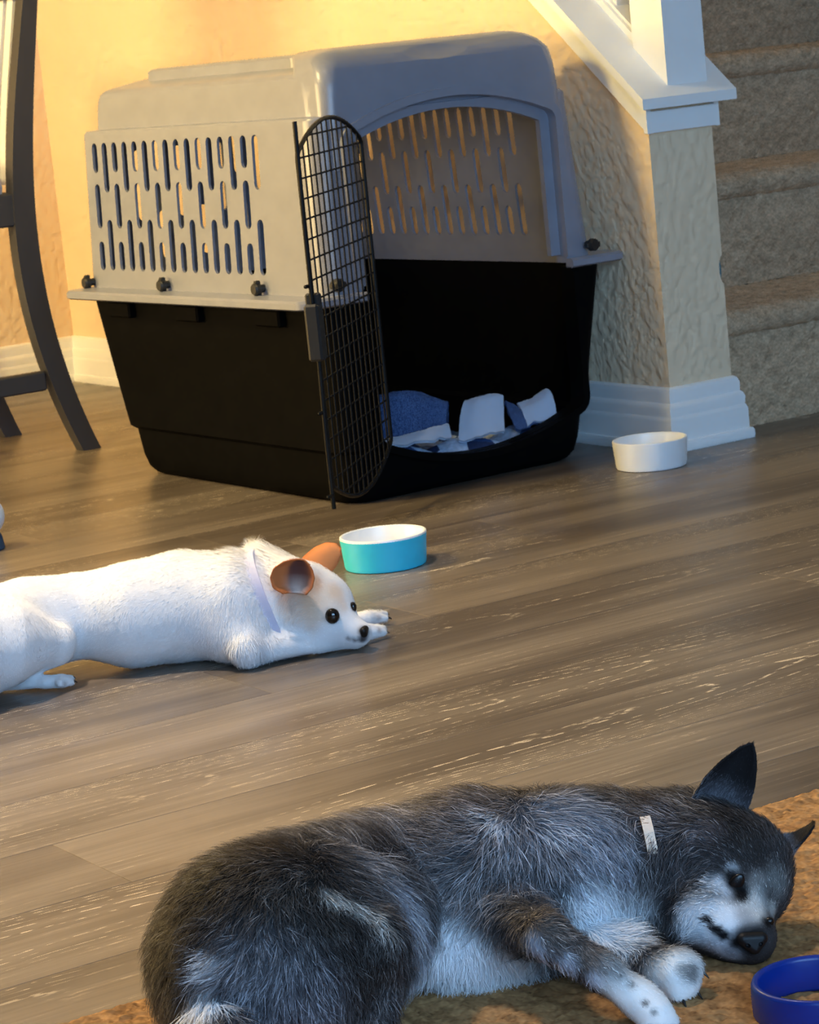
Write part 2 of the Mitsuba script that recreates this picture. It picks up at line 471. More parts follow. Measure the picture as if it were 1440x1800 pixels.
# ------------------------------------------------------------------ recessed ceiling light over the middle of the room
th = np.linspace(0, 2 * np.pi, 40, endpoint=False)
DX, DY = -.7, 2.45
disc = np.vstack([[(DX, DY, 2.94)], np.stack([DX + .12 * np.cos(th), DY + .12 * np.sin(th), th * 0 + 2.94], 1)])
fi = np.arange(40)
scene['ceiling_light'] = mikit.ply(trimesh.Trimesh(disc, np.stack([fi * 0, (fi + 1) % 40 + 1, fi + 1], 1), process=False), 'mat_trim', emitter={'type': 'area', 'radiance': {'type': 'rgb', 'value': list(CEILING_RADIANCE)}})
tag('ceiling_light', 'round recessed warm white ceiling light', kind='structure')
can = lathe([(.135, 2.595), (.135, 2.96), (.0005, 2.96), (.0005, 2.965), (.14, 2.965), (.14, 2.603), (.17, 2.599), (.17, 2.594), (.135, 2.594)], 40)
can.apply_translation((DX, DY, 0))
scene['mat_can'] = principled(lin(40, 40, 40), 0.8, 0.1)
obj('ceiling_light__can', can, 'mat_can', 40)

# ------------------------------------------------------------------ dog crate
_put, cu, cv, co = frame(-0.1207, 3.6832, 0.5784)


def CP(mesh):
    mesh = from_manifold(mesh) if hasattr(mesh, 'to_mesh') else mesh
    return _put(trimesh.Trimesh(np.asarray(mesh.vertices), mesh.faces, process=False))


CI = 0.294                                      # middle of its width


def ringset(spec, inset=0.0, back=None):
    return [rring(a + inset, b - inset, c + inset, d - inset, z, max(r - inset, 0.004), back=None if back is None else max(back - inset, .003)) for z, a, b, c, d, r in spec]


UP = [(0.300, .050, .538, .014, .742, .030), (.420, .056, .530, .018, .739, .031), (.553, .062, .523, .022, .735, .032), (.558, .065, .520, .025, .732, .032), (.5595, .079, .507, .034, .717, .036),
      (.590, .081, .505, .037, .714, .038), (.606, .083, .503, .040, .711, .040), (.614, .086, .500, .044, .708, .042), (.6195, .092, .494, .050, .702, .044), (.6225, .100, .486, .058, .694, .045), (.631, .135, .451, .09, .662, .045), (.639, .18, .406, .135, .61, .05), (.643, .24, .35, .3, .45, .04)]
upper = manifold(loft(ringset(UP, 0, .016)))
hood = manifold(loft([rring(a, b, c, d, z, r) for z, a, b, c, d, r in
                      [(.480, .080, .506, .0165, .120, .02), (.560, .082, .505, .018, .120, .022), (.600, .084, .503, .020, .120, .024), (.622, .087, .500, .024, .118, .026), (.636, .094, .492, .034, .130, .03), (.645, .106, .480, .048, .150, .028), (.650, .124, .462, .062, .150, .02), (.652, .150, .44, .072, .14, .012)]]))
upper = upper + hood
for i0, i1 in ((.125, .185), (.225, .285), (.305, .365), (.405, .465)):
    upper = upper + manifold(loft([rring(i0, i1, .15, .62, .60, .02), rring(i0 + .002, i1 - .002, .152, .618, .643, .02), rring(i0 + .005, i1 - .005, .158, .61, .6462, .018), rring(i0 + .012, i1 - .012, .17, .60, .6475, .012)]))
inner = manifold(loft(ringset([(.27, .050, .538, .014, .742, .030)] + UP[:9], 0.0045, .016)))
flange = manifold(loft([rring(.004, .584, .004, .745, .2925, .02), rring(.0, .588, .0, .748, .295, .022), rring(.0, .588, .0, .748, .303, .022), rring(.004, .584, .004, .745, .3065, .02)]))
flange = flange - manifold(loft([rring(.054, .534, .018, .738, .28, .03), rring(.054, .534, .018, .738, .32, .03)]))
scoop = trimesh.creation.icosphere(4, 1.0)
scoop.apply_scale((.165, .062, .088))
scoop.apply_translation((.290, .0, .702))
upper = upper - manifold(scoop) - inner + flange

OI0, OI1 = .113, .481


def opening_poly(grow=0.0, zmin=None, zmax=None):
    t = np.linspace(0, 1, 25)
    x = OI0 + (OI1 - OI0) * t
    bow = 4 * t * (1 - t)
    pts = [(a, .527 + .040 * b) for a, b in zip(x, bow)] + [(a, .088 - .042 * b) for a, b in zip(x[::-1], bow[::-1])]
    p = Polygon(pts).buffer(-.018).buffer(.018).buffer(grow)
    if zmin is not None:
        p = p.intersection(Polygon([(-1, zmin), (2, zmin), (2, zmax), (-1, zmax)]))
    return p


def prism_iz(poly, j0, j1):
    m = extrude(poly, j1 - j0)
    v = np.asarray(m.vertices)
    m2 = trimesh.Trimesh(np.stack([v[:, 0], v[:, 2] + j0, v[:, 1]], 1), m.faces, process=False)
    m2.fix_normals()
    return manifold(m2)


hole = prism_iz(opening_poly(), -.05, .13)
upper = upper + (prism_iz(opening_poly(.006, .30, .7), .014, .040) ^ manifold(loft(ringset(UP))))
upper = upper + prism_iz(opening_poly(.012, .31, .7).difference(opening_poly(-.001)), .0115, .024)
upper = upper - hole
upper = upper + (prism_iz(opening_poly(.003, .312, .7).difference(opening_poly(-.017)), .030, .040) ^ manifold(loft(ringset(UP))))


def slot(c_j, z0, z1, x0, x1, r=.0088):
    pts = []
    for z, s in ((z0 + r, -1), (z1 - r, 1)):
        for t in np.linspace(0, np.pi, 7):
            pts.append((c_j + r * math.cos(t), z + s * r * math.sin(t)))
    pts = np.array(pts)
    return m3.Manifold.hull_points(np.vstack([np.column_stack([np.full(len(pts), x), pts]) for x in (x0, x1)]))


cuts = []
ZB, ZH = .3345, .205
for c in range(16):
    j = .691 - c * .0338
    for lo, hi in (((.765, 1.), (.33, .68), (0., .23)) if c % 2 == 0 else ((.61, 1.), (0., .40))):
        for x0, x1 in ((.02, .11), (.48, .57)):
            cuts.append(slot(j, ZB + ZH * lo, ZB + ZH * hi, x0, x1))
for c in range(8):
    i = .16 + c * .038
    for lo, hi in (((.61, 1.), (0., .40)) if c % 2 else ((.33, .9),)):
        s = slot(i, ZB + ZH * lo, ZB + ZH * hi, -.76, -.70)
        cuts.append(s.rotate((0, 0, -90)))      # the rear wall's vents
upper = upper - m3.Manifold.batch_boolean(cuts, m3.OpType.Add)
obj('dog_crate__top_shell', CP(upper), 'mat_crate_grey', 32)
tag('dog_crate', 'grey and black plastic dog crate with its wire door swung open', 'dog crate')
tag('dog_crate__top_shell', 'grey plastic top half with vent slots')

LO = [(0.0, .078, .470, .038, .640, .035), (.004, .070, .478, .029, .650, .036), (.014, .062, .486, .021, .658, .038), (.035, .057, .492, .016, .664, .038), (.076, .054, .499, .013, .669, .036), (.082, .047, .507, .008, .678, .034), (.150, .045, .517, .007, .697, .032), (.294, .042, .546, .005, .738, .030)]
lower = manifold(loft(ringset(LO)))
lin_in = [(z + (.005 if n < 4 else 0), a, b, c, d, r) for n, (z, a, b, c, d, r) in enumerate(LO)]
lower = lower - manifold(loft(ringset(lin_in[1:] + [(.31, .042, .546, .005, .738, .030)], .004)))
lower = lower + (prism_iz(opening_poly(.009, 0., .297), .0, .034) ^ manifold(loft(ringset(LO))))
lower = lower + prism_iz(opening_poly(.011, 0., .287).difference(opening_poly(-.001)), .001, .012)
for j in (.12, .36, .58):                                        # moulded catches under the flange
    lower = lower + manifold(box(.030, .06, j, j + .07, .262, .288, .003))
lower = lower - hole
obj('dog_crate__bottom_shell', CP(lower), 'mat_crate_black', 32)
tag('dog_crate__bottom_shell', 'black plastic bottom half')


def knob(x, y, z, ax):
    k = lathe([(0.0005, .016), (.0075, .016), (.0095, .013), (.0095, .006), (.006, .004), (.006, -.004), (.0005, -.004)][::-1], 20)
    wing = box(-.0125, .0125, -.004, .004, .004, .013, .0015)
    k = cat(k, wing)
    R = {'-x': trimesh.transformations.rotation_matrix(-math.pi / 2, (0, 1, 0)), 'x': trimesh.transformations.rotation_matrix(math.pi / 2, (0, 1, 0)), '-y': trimesh.transformations.rotation_matrix(math.pi / 2, (1, 0, 0))}[ax]
    k.apply_transform(R)
    k.apply_translation((x, y, z))
    return k


for x, y, z, ax in ((.047, .728, .3155, '-x'), (.0485, .475, .316, '-x'), (.0485, .186, .316, '-x'), (.066, .0135, .322, '-y'), (.524, .0135, .322, '-y'), (.540, .30, .316, 'x'), (.540, .60, .316, 'x')):
    obj('dog_crate__bolt', CP(knob(x, y, z, ax)), 'mat_clip', 30)
tag('dog_crate__bolt', 'black plastic wing bolt on the rim')

# wire door, hinged on the left of the opening and swung out
DH, DA = (.118, -.012), math.radians(136.3)
dd = np.array([math.cos(DA), -math.sin(DA)])
dn = np.array([-dd[1], dd[0]])


def door(p):
    """(distance from hinge, thickness, z) -> crate frame"""
    p = np.asarray(p, float)
    return np.stack([DH[0] + dd[0] * p[:, 0] + dn[0] * p[:, 1], DH[1] + dd[1] * p[:, 0] + dn[1] * p[:, 1], p[:, 2]], 1)


out = opening_poly(-.006)
ring = np.array(out.exterior.coords)[:-1]
ring = ring[np.r_[True, np.linalg.norm(np.diff(ring, axis=0), axis=1) > .0008]]
d3 = np.column_stack([ring[:, 0] - OI0 - .004, ring[:, 0] * 0, ring[:, 1]])
obj('dog_crate__door', CP(tube(door(d3), .0032, 8, True)), 'mat_wire', True)
tag('dog_crate__door', 'black wire grid door with arched top and bottom')


def clip_line(line):
    from shapely.geometry import LineString
    c = LineString(line).intersection(out)
    return np.array(c.coords)


for n in range(1, 13):
    x = OI0 + .006 + n * (OI1 - OI0 - .012) / 13
    c = clip_line([(x, 0), (x, 1)])
    p = np.column_stack([c[:, 0] - OI0 - .004, c[:, 0] * 0 + .0012, c[:, 1]])
    obj('dog_crate__door__wire', CP(tube(door(p), .00125, 6)), 'mat_wire', True)
for n in range(19):
    z = .072 + n * .0262
    c = clip_line([(0, z), (1, z)])
    if len(c) < 2:
        continue
    p = np.column_stack([c[:, 0] - OI0 - .004, c[:, 0] * 0 - .0012, c[:, 1]])
    obj('dog_crate__door__wire', CP(tube(door(p), .00135, 6)), 'mat_wire', True)
obj('dog_crate__door__latch_rod', CP(tube(door([(.376, .006, .565), (.374, .004, .45), (.368, .002, .30)]), .003, 8)), 'mat_wire', True)
obj('dog_crate__door__latch_rod', CP(tube(door([(.368, .002, .245), (.364, .0, .15), (.362, .0, .062)]), .003, 8)), 'mat_wire', True)
lt = box(.350, .379, -.008, .011, .258, .332, .003)
lt = trimesh.Trimesh(door(lt.vertices), lt.faces, process=False)
lt2 = box(.356, .366, -.008, .012, .32, .345, .002)
lt2 = trimesh.Trimesh(door(lt2.vertices), lt2.faces, process=False)
obj('dog_crate__door__latch', CP(cat(lt, lt2)), 'mat_clip', 30)
for z in (.355, .19, .08):
    obj('dog_crate__door__latch_pin', CP(tube(door([(.364, .0, z), (.376, -.003, z)]), .0025, 8)), 'mat_wire', True)


# blankets inside the crate
def blanket_color(p, n, uv):
    d = uv
    k = dr.floor(uv.x * 7.3 + 0.8 * noise(uv.x * 5, uv.y * 5)) + dr.floor(uv.y * 6.1 + 0.8 * noise(uv.y * 6, uv.x * 4, 3.0)) * 2
    r = cell_rand(k, 4)
    stitch = 0.75 + 0.5 * noise(uv.x * 90, uv.y * 90)
    c = mix(lin(52, 78, 126), lin(176, 192, 216), smoothstep(0.40, 0.42, r))
    c = mix(c, lin(40, 52, 84), smoothstep(0.78, 0.80, r))
    return c * stitch


scene['mat_blanket'] = principled(proc(blanket_color), 0.9, 0.15)
scene['mat_cloth_white'] = principled(lin(176, 192, 216), 0.9, 0.15)
scene['mat_cloth_blue'] = principled(proc(lambda p, n, uv: mix(lin(34, 54, 98), lin(84, 108, 150), noise(uv.x * 130, uv.y * 130))), 0.9, 0.15)


def heap(i0, i1, j0, j1, z0, bumps, seed, rough=.012, freq=26, res=.003):
    a, b = np.meshgrid(np.arange(i0, i1, res), np.arange(j0, j1, res), indexing='ij')
    z = np.full(a.shape, z0) + rough * (np.abs(meshkit.fbm(np.stack([a * freq, b * freq, a * 0], -1), 3, seed) - .5) * 2)
    for ci, cj, ri, rj, h, ang in bumps:
        x, y = (a - ci) * math.cos(ang) + (b - cj) * math.sin(ang), -(a - ci) * math.sin(ang) + (b - cj) * math.cos(ang)
        z = np.maximum(z, z0 + h * np.clip(1.25 - np.sqrt((x / ri) ** 2 + (y / rj) ** 2) * 1.25, 0, 1) ** .7)
    edge = np.minimum(np.minimum(a - i0, i1 - a), np.minimum(b - j0, j1 - b))
    z = np.where(edge < .012, z0 - .01 + (z - z0 + .01) * np.clip(edge / .012, 0, 1) ** .5, z)
    m, n = a.shape
    idx = np.arange(m * n).reshape(m, n)
    f = np.concatenate([np.stack([idx[:-1, :-1], idx[1:, :-1], idx[1:, 1:]], -1).reshape(-1, 3), np.stack([idx[:-1, :-1], idx[1:, 1:], idx[:-1, 1:]], -1).reshape(-1, 3)])
    return trimesh.Trimesh(np.stack([a, b, z], -1).reshape(-1, 3), f, process=False), np.stack([(a - i0) / .36, (b - j0) / .36], -1).reshape(-1, 2)


m, uv = heap(.085, .465, .045, .42, .026, [(.20, .11, .07, .10, .035, .4), (.31, .09, .05, .09, .03, 1.2), (.42, .10, .05, .06, .03, .2)], 5)
k = obj('blanket', CP(m), 'mat_blanket', True, uv=uv)
tag(k, 'patterned blue and white blanket crumpled on the crate floor', 'blanket')


def sheet(rows, th=.004, fine=5):
    """A folded cloth from a grid of points (crate frame), smoothed and thickened."""
    g = np.array(rows, float)
    from scipy.ndimage import zoom
    g = np.stack([zoom(g[..., k], (fine, fine), order=3) for k in range(3)], -1)
    g += (meshkit.fbm(g * 60, 3, 2) - .5)[..., None] * np.array([.004, .004, .012])
    m, n = g.shape[:2]
    gx, gy = np.gradient(g, axis=0), np.gradient(g, axis=1)
    nn = np.cross(gx, gy)
    nn /= np.linalg.norm(nn, axis=-1, keepdims=True) + 1e-9
    idx = np.arange(m * n).reshape(m, n)
    f = np.concatenate([np.stack([idx[:-1, :-1], idx[1:, :-1], idx[1:, 1:]], -1).reshape(-1, 3), np.stack([idx[:-1, :-1], idx[1:, 1:], idx[:-1, 1:]], -1).reshape(-1, 3)])
    v = np.concatenate([(g + nn * th / 2).reshape(-1, 3), (g - nn * th / 2).reshape(-1, 3)])
    e = np.concatenate([idx[0, :], idx[1:, -1], idx[-1, -2::-1], idx[-2:0:-1, 0]])
    e2 = np.roll(e, -1)
    rim = np.concatenate([np.stack([e, e + m * n, e2], 1), np.stack([e2, e + m * n, e2 + m * n], 1)])
    u, w = np.meshgrid(np.linspace(0, 1, m), np.linspace(0, 1, n), indexing='ij')
    return trimesh.Trimesh(v, np.concatenate([f, f[:, ::-1] + m * n, rim]), process=False), np.tile(np.stack([u, w], -1).reshape(-1, 2), (2, 1))


# blue folded cloth at the left, peaked
m, uv = sheet([[(.19, .17, .045), (.215, .20, .125), (.235, .23, .085)], [(.225, .13, .05), (.245, .16, .130), (.28, .20, .09)], [(.27, .12, .06), (.29, .15, .122), (.315, .18, .085)], [(.30, .12, .055), (.318, .13, .105), (.335, .16, .07)]])
k = obj('blue_cloth', CP(m), 'mat_cloth_blue', True, uv=uv)
tag(k, 'rumpled dark blue cloth peaking at the left of the crate opening', 'cloth')
m, uv = sheet([[(.15, .055, .07), (.17, .09, .075), (.20, .13, .062)], [(.21, .05, .068), (.23, .085, .078), (.255, .12, .066)], [(.27, .06, .064), (.285, .085, .080), (.30, .115, .070)]])
k = obj('pale_cloth', CP(m), 'mat_cloth_white', True, uv=uv)
tag(k, 'white cloth lying flat over the crate lip at the left', 'cloth')
m, uv = sheet([[(.290, .07, .055), (.318, .10, .085), (.35, .13, .102), (.37, .17, .075)], [(.325, .06, .058), (.350, .09, .092), (.380, .12, .104), (.395, .16, .075)], [(.365, .055, .058), (.388, .085, .090), (.405, .11, .100), (.42, .15, .07)]])
k = obj('white_cloth', CP(m), 'mat_cloth_white', True, uv=uv)
tag(k, 'pale blue-white cloth folded up in the middle of the crate opening', 'cloth')
m, uv = sheet([[(.405, .05, .062), (.415, .075, .08), (.425, .10, .086)], [(.435, .048, .064), (.445, .07, .09), (.452, .095, .094)], [(.458, .046, .07), (.466, .062, .099), (.47, .085, .102)]])
k = obj('white_cloth', CP(m), 'mat_cloth_white', True, uv=uv)
tag(k, 'pale blue-white cloth draped up the right corner of the crate opening', 'cloth')
m, uv = sheet([[(.385, .055, .056), (.395, .08, .078), (.41, .11, .094)], [(.405, .052, .058), (.412, .07, .076), (.425, .10, .08)], [(.425, .05, .060), (.432, .065, .07), (.44, .09, .07)]])
k = obj('blue_cloth', CP(m), 'mat_cloth_blue', True, uv=uv)
tag(k, 'dark blue cloth fold between the two white cloths in the crate opening', 'cloth')


# ------------------------------------------------------------------ bowls
def bowl(name, x, y, r, h, outer, label):
    rb = r * .93
    shell = lathe([(0.0005, 0), (rb - .004, 0), (rb - .001, .001), (rb, .004), (r - .0008, h - .0025), (r - .0012, h - .0006), (r - .0030, h), (r - .0048, h - .0012), (r - .0055, h - .004), (rb - .008, .012), (rb - .014, .006), (.0005, .0055)], 96)
    p = np.asarray(shell.vertices)
    rr = np.hypot(p[:, 0], p[:, 1])
    if outer == 'mat_bowl_white':
        parts = [('body', shell, outer)]
    else:
        parts = [('body', lathe([(0.0005, 0), (rb - .004, 0), (rb - .001, .001), (rb, .004), (r - .0008, h - .0028), (r - .0016, h - .0028), (rb - .006, .005), (.0005, .004)], 96), outer),
                 ('liner', lathe([(.0005, .0042), (rb - .008, .0052), (r - .0018, h - .0028), (r - .0006, h - .0028), (r - .0010, h - .0006), (r - .0028, h), (r - .0048, h - .0012), (r - .0055, h - .004), (rb - .008, .012), (rb - .014, .006), (.0005, .0055)], 96), 'mat_bowl_white')]
    for nm, mm, mt in parts:
        mm.apply_translation((x, y, 0))
        key = f'{name}__{nm}' if len(parts) > 1 else name
        obj(key, mm, mt, 35)
    tag(name, label, 'bowl')
    return name


bowl('food_bowl', -.0366, 3.2835, .0563, .0425, 'mat_bowl_cyan', 'round turquoise dog bowl with a white inside on the wood floor')
tag('food_bowl__liner', 'white inside and rim')
bowl('water_bowl', .3626, 3.8298, .0563, .0425, 'mat_bowl_white', 'plain white round dog bowl on the floor by the half wall')

# thing cut by the left edge of the picture
m = trimesh.creation.icosphere(4, 1.0)
m.apply_scale((.031, .031, .031))
m.apply_translation((-.604, 3.69, .049))
obj('round_toy__ball', m, 'mat_bowl_white', True)
b = lathe([(.0005, 0), (.024, 0), (.026, .002), (.024, .018), (.020, .027), (.0005, .027)], 48)
b.apply_translation((-.604, 3.69, 0))
obj('round_toy__base', b, 'mat_navy', 35)
tag('round_toy', 'white round thing on a dark blue base at the left edge of the floor', 'toy')
tag('round_toy__base', 'dark blue-grey base')

# ------------------------------------------------------------------ rug
rb_far = float(np.dot(np.array([.285, 2.093, 0]) - wo3, wv3))


def rug_mesh(a0, a1, b0, b1, res):
    aa, bb = np.arange(a0, a1, res), np.arange(b1, b0, -res)
    a, b = np.meshgrid(aa, bb, indexing='ij')
    q = np.stack([a, b, a * 0], -1)
    b = b + (meshkit.fbm(q * 40, 3, 9) - .5) * .008 * np.clip(1 - (b1 - b) / .02, 0, 1)
    e = np.clip((b1 - b) / .006, 0, 1)
    z = .0005 + .0075 * np.sqrt(e * (2 - e)) + e * ((meshkit.noise(q * 330, 4) - .5) * .0030 + (meshkit.fbm(q * 110, 3, 6) - .5) * .003)
    m, n = a.shape
    idx = np.arange(m * n).reshape(m, n)
    f = np.concatenate([np.stack([idx[:-1, :-1], idx[1:, 1:], idx[1:, :-1]], -1).reshape(-1, 3), np.stack([idx[:-1, :-1], idx[:-1, 1:], idx[1:, 1:]], -1).reshape(-1, 3)])
    return trimesh.Trimesh(np.stack([a, b, z], -1).reshape(-1, 3), f, process=False)


k = obj('rug', WP(rug_mesh(-1.9, -.55, rb_far - .62, rb_far, .0023)), 'mat_rug', True)
tag(k, 'orange-brown jute rug under the grey dog', 'rug')

# blue ring
bm = lathe([(.0375, .002), (.0385, .0005), (.0425, .0005), (.0437, .002), (.0442, .012), (.0438, .0215), (.0428, .0238), (.0412, .0245), (.0395, .0238), (.0384, .0215), (.0376, .012), (.0375, .002)], 96)
bm.apply_translation((.2325, 1.6165, .0075))
k = obj('plastic_ring', bm, 'mat_blue', 50)
tag(k, 'thick royal blue plastic ring lying on the rug in front of the grey dog', 'ring')

# ------------------------------------------------------------------ dining chair
HP, hu, hv, ho = frame(-.5463, 4.6021, WA)       # u = the chair's rear, v = along its back
Rr = [(.0008, .7825), (-.0128, .7065), (-.0254, .6302), (-.0357, .571), (-.0431, .525), (-.0502, .4769), (-.0521, .4428), (-.0519, .3985), (-.0507, .3342), (-.0473, .2791), (-.0431, .2389), (-.0333, .1574), (-.0208, .11), (-.0059, .0722), (.0058, .0347), (.018, 0)]
Ll = [(-.0267, .7846), (-.0435, .7091), (-.0592, .6333), (-.0716, .5745), (-.0822, .5291), (-.0899, .4814), (-.0923, .4473), (-.0919, .4033), (-.0915, .3444), (-.0879, .2849), (-.0826, .2443), (-.0719, .163), (-.0597, .116), (-.0461, .0786), (-.0305, .0386), (-.0156, 0)]
Rr = [(.010, .835)] + Rr
Ll = [(-.016, .837)] + Ll


def prism_uz(poly, v0, v1):
    m = extrude(poly, v1 - v0)
    q = np.asarray(m.vertices)
    m2 = trimesh.Trimesh(np.stack([q[:, 0], q[:, 2] + v0, q[:, 1]], 1), m.faces, process=False)
    m2.fix_normals()
    return m2


from scipy.interpolate import UnivariateSpline


def fair(pts, s):
    p = np.array(pts)[::-1]
    sp = UnivariateSpline(p[:, 1], p[:, 0], k=4, s=s)
    z = np.linspace(p[0, 1], p[-1, 1], 40)
    return [(float(sp(q)), float(q)) for q in z[::-1]]


Rr, Ll = fair(Rr, 6e-5), fair(Ll, 6e-5)
legp = Polygon(Rr + Ll[::-1])
tag('dining_chair', 'dark grey wooden dining chair with pale back slats at the left edge', 'chair')
for v0 in (0.0, .333):
    obj('dining_chair__back_post', HP(prism_uz(legp, v0, v0 + .030)), 'mat_chair', 40)


def lean(z):
    zs = np.array([p[1] for p in Rr])[::-1]
    return np.interp(z, zs, np.array([p[0] for p in Rr])[::-1]), np.interp(z, np.array([p[1] for p in Ll])[::-1], np.array([p[0] for p in Ll])[::-1])


for n, v0 in enumerate((.062, .101, .142, .183, .224, .265, .300)):
    zz = np.linspace(.475, .80, 16)
    mid = [sum(lean(z)) / 2 for z in zz]
    pl = Polygon([(c - .005, z) for c, z in zip(mid, zz)] + [(c + .005, z) for c, z in zip(mid[::-1], zz[::-1])])
    obj('dining_chair__back_slat', HP(prism_uz(pl, v0, v0 + .024)), 'mat_slat', 40)
tag('dining_chair__back_slat', 'pale grey back slat')
top = [sum(lean(z)) / 2 for z in (.785, .835)]
obj('dining_chair__top_rail', HP(prism_uz(Polygon([(top[0] - .011, .79), (top[0] + .011, .79), (top[1] + .011, .836), (top[1] - .011, .836)]), .030, .333)), 'mat_chair')
obj('dining_chair__seat_rail', HP(box(-.46, -.085, .004, .026, .405, .462, .003)), 'mat_chair')
obj('dining_chair__seat_rail', HP(box(-.46, -.085, .337, .359, .405, .462, .003)), 'mat_chair')
obj('dining_chair__seat_rail', HP(box(-.092, -.066, .028, .335, .405, .462, .003)), 'mat_chair')
cush = loft([rring(-.46, -.094, .012, .351, .462, .03), rring(-.465, -.092, .008, .355, .472, .035), rring(-.465, -.094, .008, .355, .487, .035), rring(-.455, -.102, .02, .345, .507, .04), rring(-.42, -.13, .05, .31, .519, .05), rring(-.36, -.2, .12, .25, .523, .05)])
obj('dining_chair__seat_cushion', HP(cush), 'mat_seat', 50)
tag('dining_chair__seat_cushion', 'cream seat cushion')
obj('dining_chair__stretcher', HP(box(-.46, -.068, .004, .026, .116, .150, .003)), 'mat_chair')
obj('dining_chair__stretcher', HP(box(-.46, -.068, .337, .359, .116, .150, .003)), 'mat_chair')
obj('dining_chair__stretcher', HP(box(-.235, -.21, .026, .337, .118, .148, .003)), 'mat_chair')
for v0 in (0.0, .333):
    obj('dining_chair__front_leg', HP(prism_uz(Polygon([(-.47, 0), (-.435, 0), (-.43, .462), (-.47, .462)]), v0, v0 + .032)), 'mat_chair')

# twisted wire thing standing behind the chair at the very edge
wp = []
for t in np.linspace(0, 1, 60):
    wp.append((-.858 - .004 + .006 * math.cos(t * 30), 5.45 + .006 * math.sin(t * 30), .02 + .16 * t))
w1 = tube(wp, .0035, 6)
w2 = tube([(p[0], p[1], p[2]) for p in [(-.858, 5.45, .17), (-.860, 5.45, .10), (-.846, 5.45, .07), (-.838, 5.45, .03), (-.834, 5.45, .003)]], .0035, 6)
w3 = tube([(-.866 + .03 * math.cos(a) - .02, 5.45 + .03 * math.sin(a), .004) for a in np.linspace(0, 2 * np.pi, 24, endpoint=False)], .0035, 6, True)
scene['mat_bronze'] = principled(lin(120, 100, 70), 0.4, 0.5)
k = obj('wire_stand', cat(w1, w2, w3), 'mat_bronze', True)
tag(k, 'thin twisted metal wire stand on the floor behind the dining chair', 'wire stand')

# ------------------------------------------------------------------ the dogs: one continuous surface each, drawn from rounded bones
def nets(fn, lo, hi, h):
    """Surface nets: a closed mesh of fn = 0 on a grid of step h."""
    ax = [np.arange(lo[k], hi[k] + h, h) for k in range(3)]
    F = fn(*np.meshgrid(*ax, indexing='ij', sparse=True)).astype(np.float32)
    n = np.array(F.shape)
    s = F < 0
    acc = np.zeros((*(n - 1), 3), np.float32)
    cnt = np.zeros(tuple(n - 1), np.float32)
    corner = [(i, j, k) for i in (0, 1) for j in (0, 1) for k in (0, 1)]
    sl = lambda c: tuple(slice(c[q], n[q] - 1 + c[q]) for q in range(3))
    for c in corner:
        for k in range(3):
            if c[k]:
                continue
            d = list(c)
            d[k] = 1
            f0, f1 = F[sl(c)], F[sl(d)]
            m = (f0 < 0) != (f1 < 0)
            t = np.where(m, f0 / np.where(m, f0 - f1, 1), 0)
            p = np.zeros((*m.shape, 3), np.float32) + np.array(c, np.float32)
            p[..., k] += t
            acc += np.where(m[..., None], p, 0)
            cnt += m
    on = cnt > 0
    ids = np.full(on.shape, -1)
    ids[on] = np.arange(on.sum())
    cell = np.argwhere(on)
    v = (cell + acc[on] / cnt[on][:, None]) * h + np.array(lo)
    faces = []
    for k in range(3):
        a, b = (k + 1) % 3, (k + 2) % 3
        d = [0, 0, 0]
        d[k] = 1
        e = s[tuple(slice(0, n[q] - d[q]) for q in range(3))] != s[tuple(slice(d[q], n[q]) for q in range(3))]
        idx = np.argwhere(e)
        idx = idx[(idx[:, a] > 0) & (idx[:, b] > 0) & (idx[:, a] < n[a] - 1) & (idx[:, b] < n[b] - 1)]
        q = []
        for da, db in ((1, 1), (0, 1), (0, 0), (1, 0)):
            r = idx.copy()
            r[:, a] -= da
            r[:, b] -= db
            q.append(ids[tuple(r.T)])
        q = np.stack(q, 1)
        inside = s[tuple(idx.T)]
        q = np.where(inside[:, None], q, q[:, ::-1])
        faces.append(q)
    q = np.concatenate(faces)
    return trimesh.Trimesh(v, np.vstack([q[:, [0, 1, 2]], q[:, [0, 2, 3]]]), process=False)


def bone_field(chains, blend, ground=.0015):
    """Each chain is a row of rounded cones; the chains melt into each other over their blend distance (metres)."""
    parts = []
    for name, c in chains.items():
        c = np.array(c, float)
        parts.append((list(zip(c[:-1], c[1:])), blend.get(name, blend['*'])))

    def melt(p, q, k):
        h = np.clip(0.5 + 0.5 * (p - q) / k, 0, 1)
        return p * (1 - h) + q * h - k * h * (1 - h)

    def fn(x, y, z):
        out = None
        for segs, k in parts:
            f = None
            for a, b in segs:
                d = b[:3] - a[:3]
                t = np.clip(((x - a[0]) * d[0] + (y - a[1]) * d[1] + (z - a[2]) * d[2]) / (d @ d), 0, 1)
                t = t * t * (3 - 2 * t) * .35 + t * .65
                g = (np.sqrt((x - a[0] - t * d[0]) ** 2 + (y - a[1] - t * d[1]) ** 2 + (z - a[2] - t * d[2]) ** 2) - (a[3] + t * (b[3] - a[3]))).astype(np.float32)
                f = g if f is None else melt(f, g, .004)
            out = f if out is None else melt(out, f, k)
        return np.maximum(out, ground - z)
    return fn


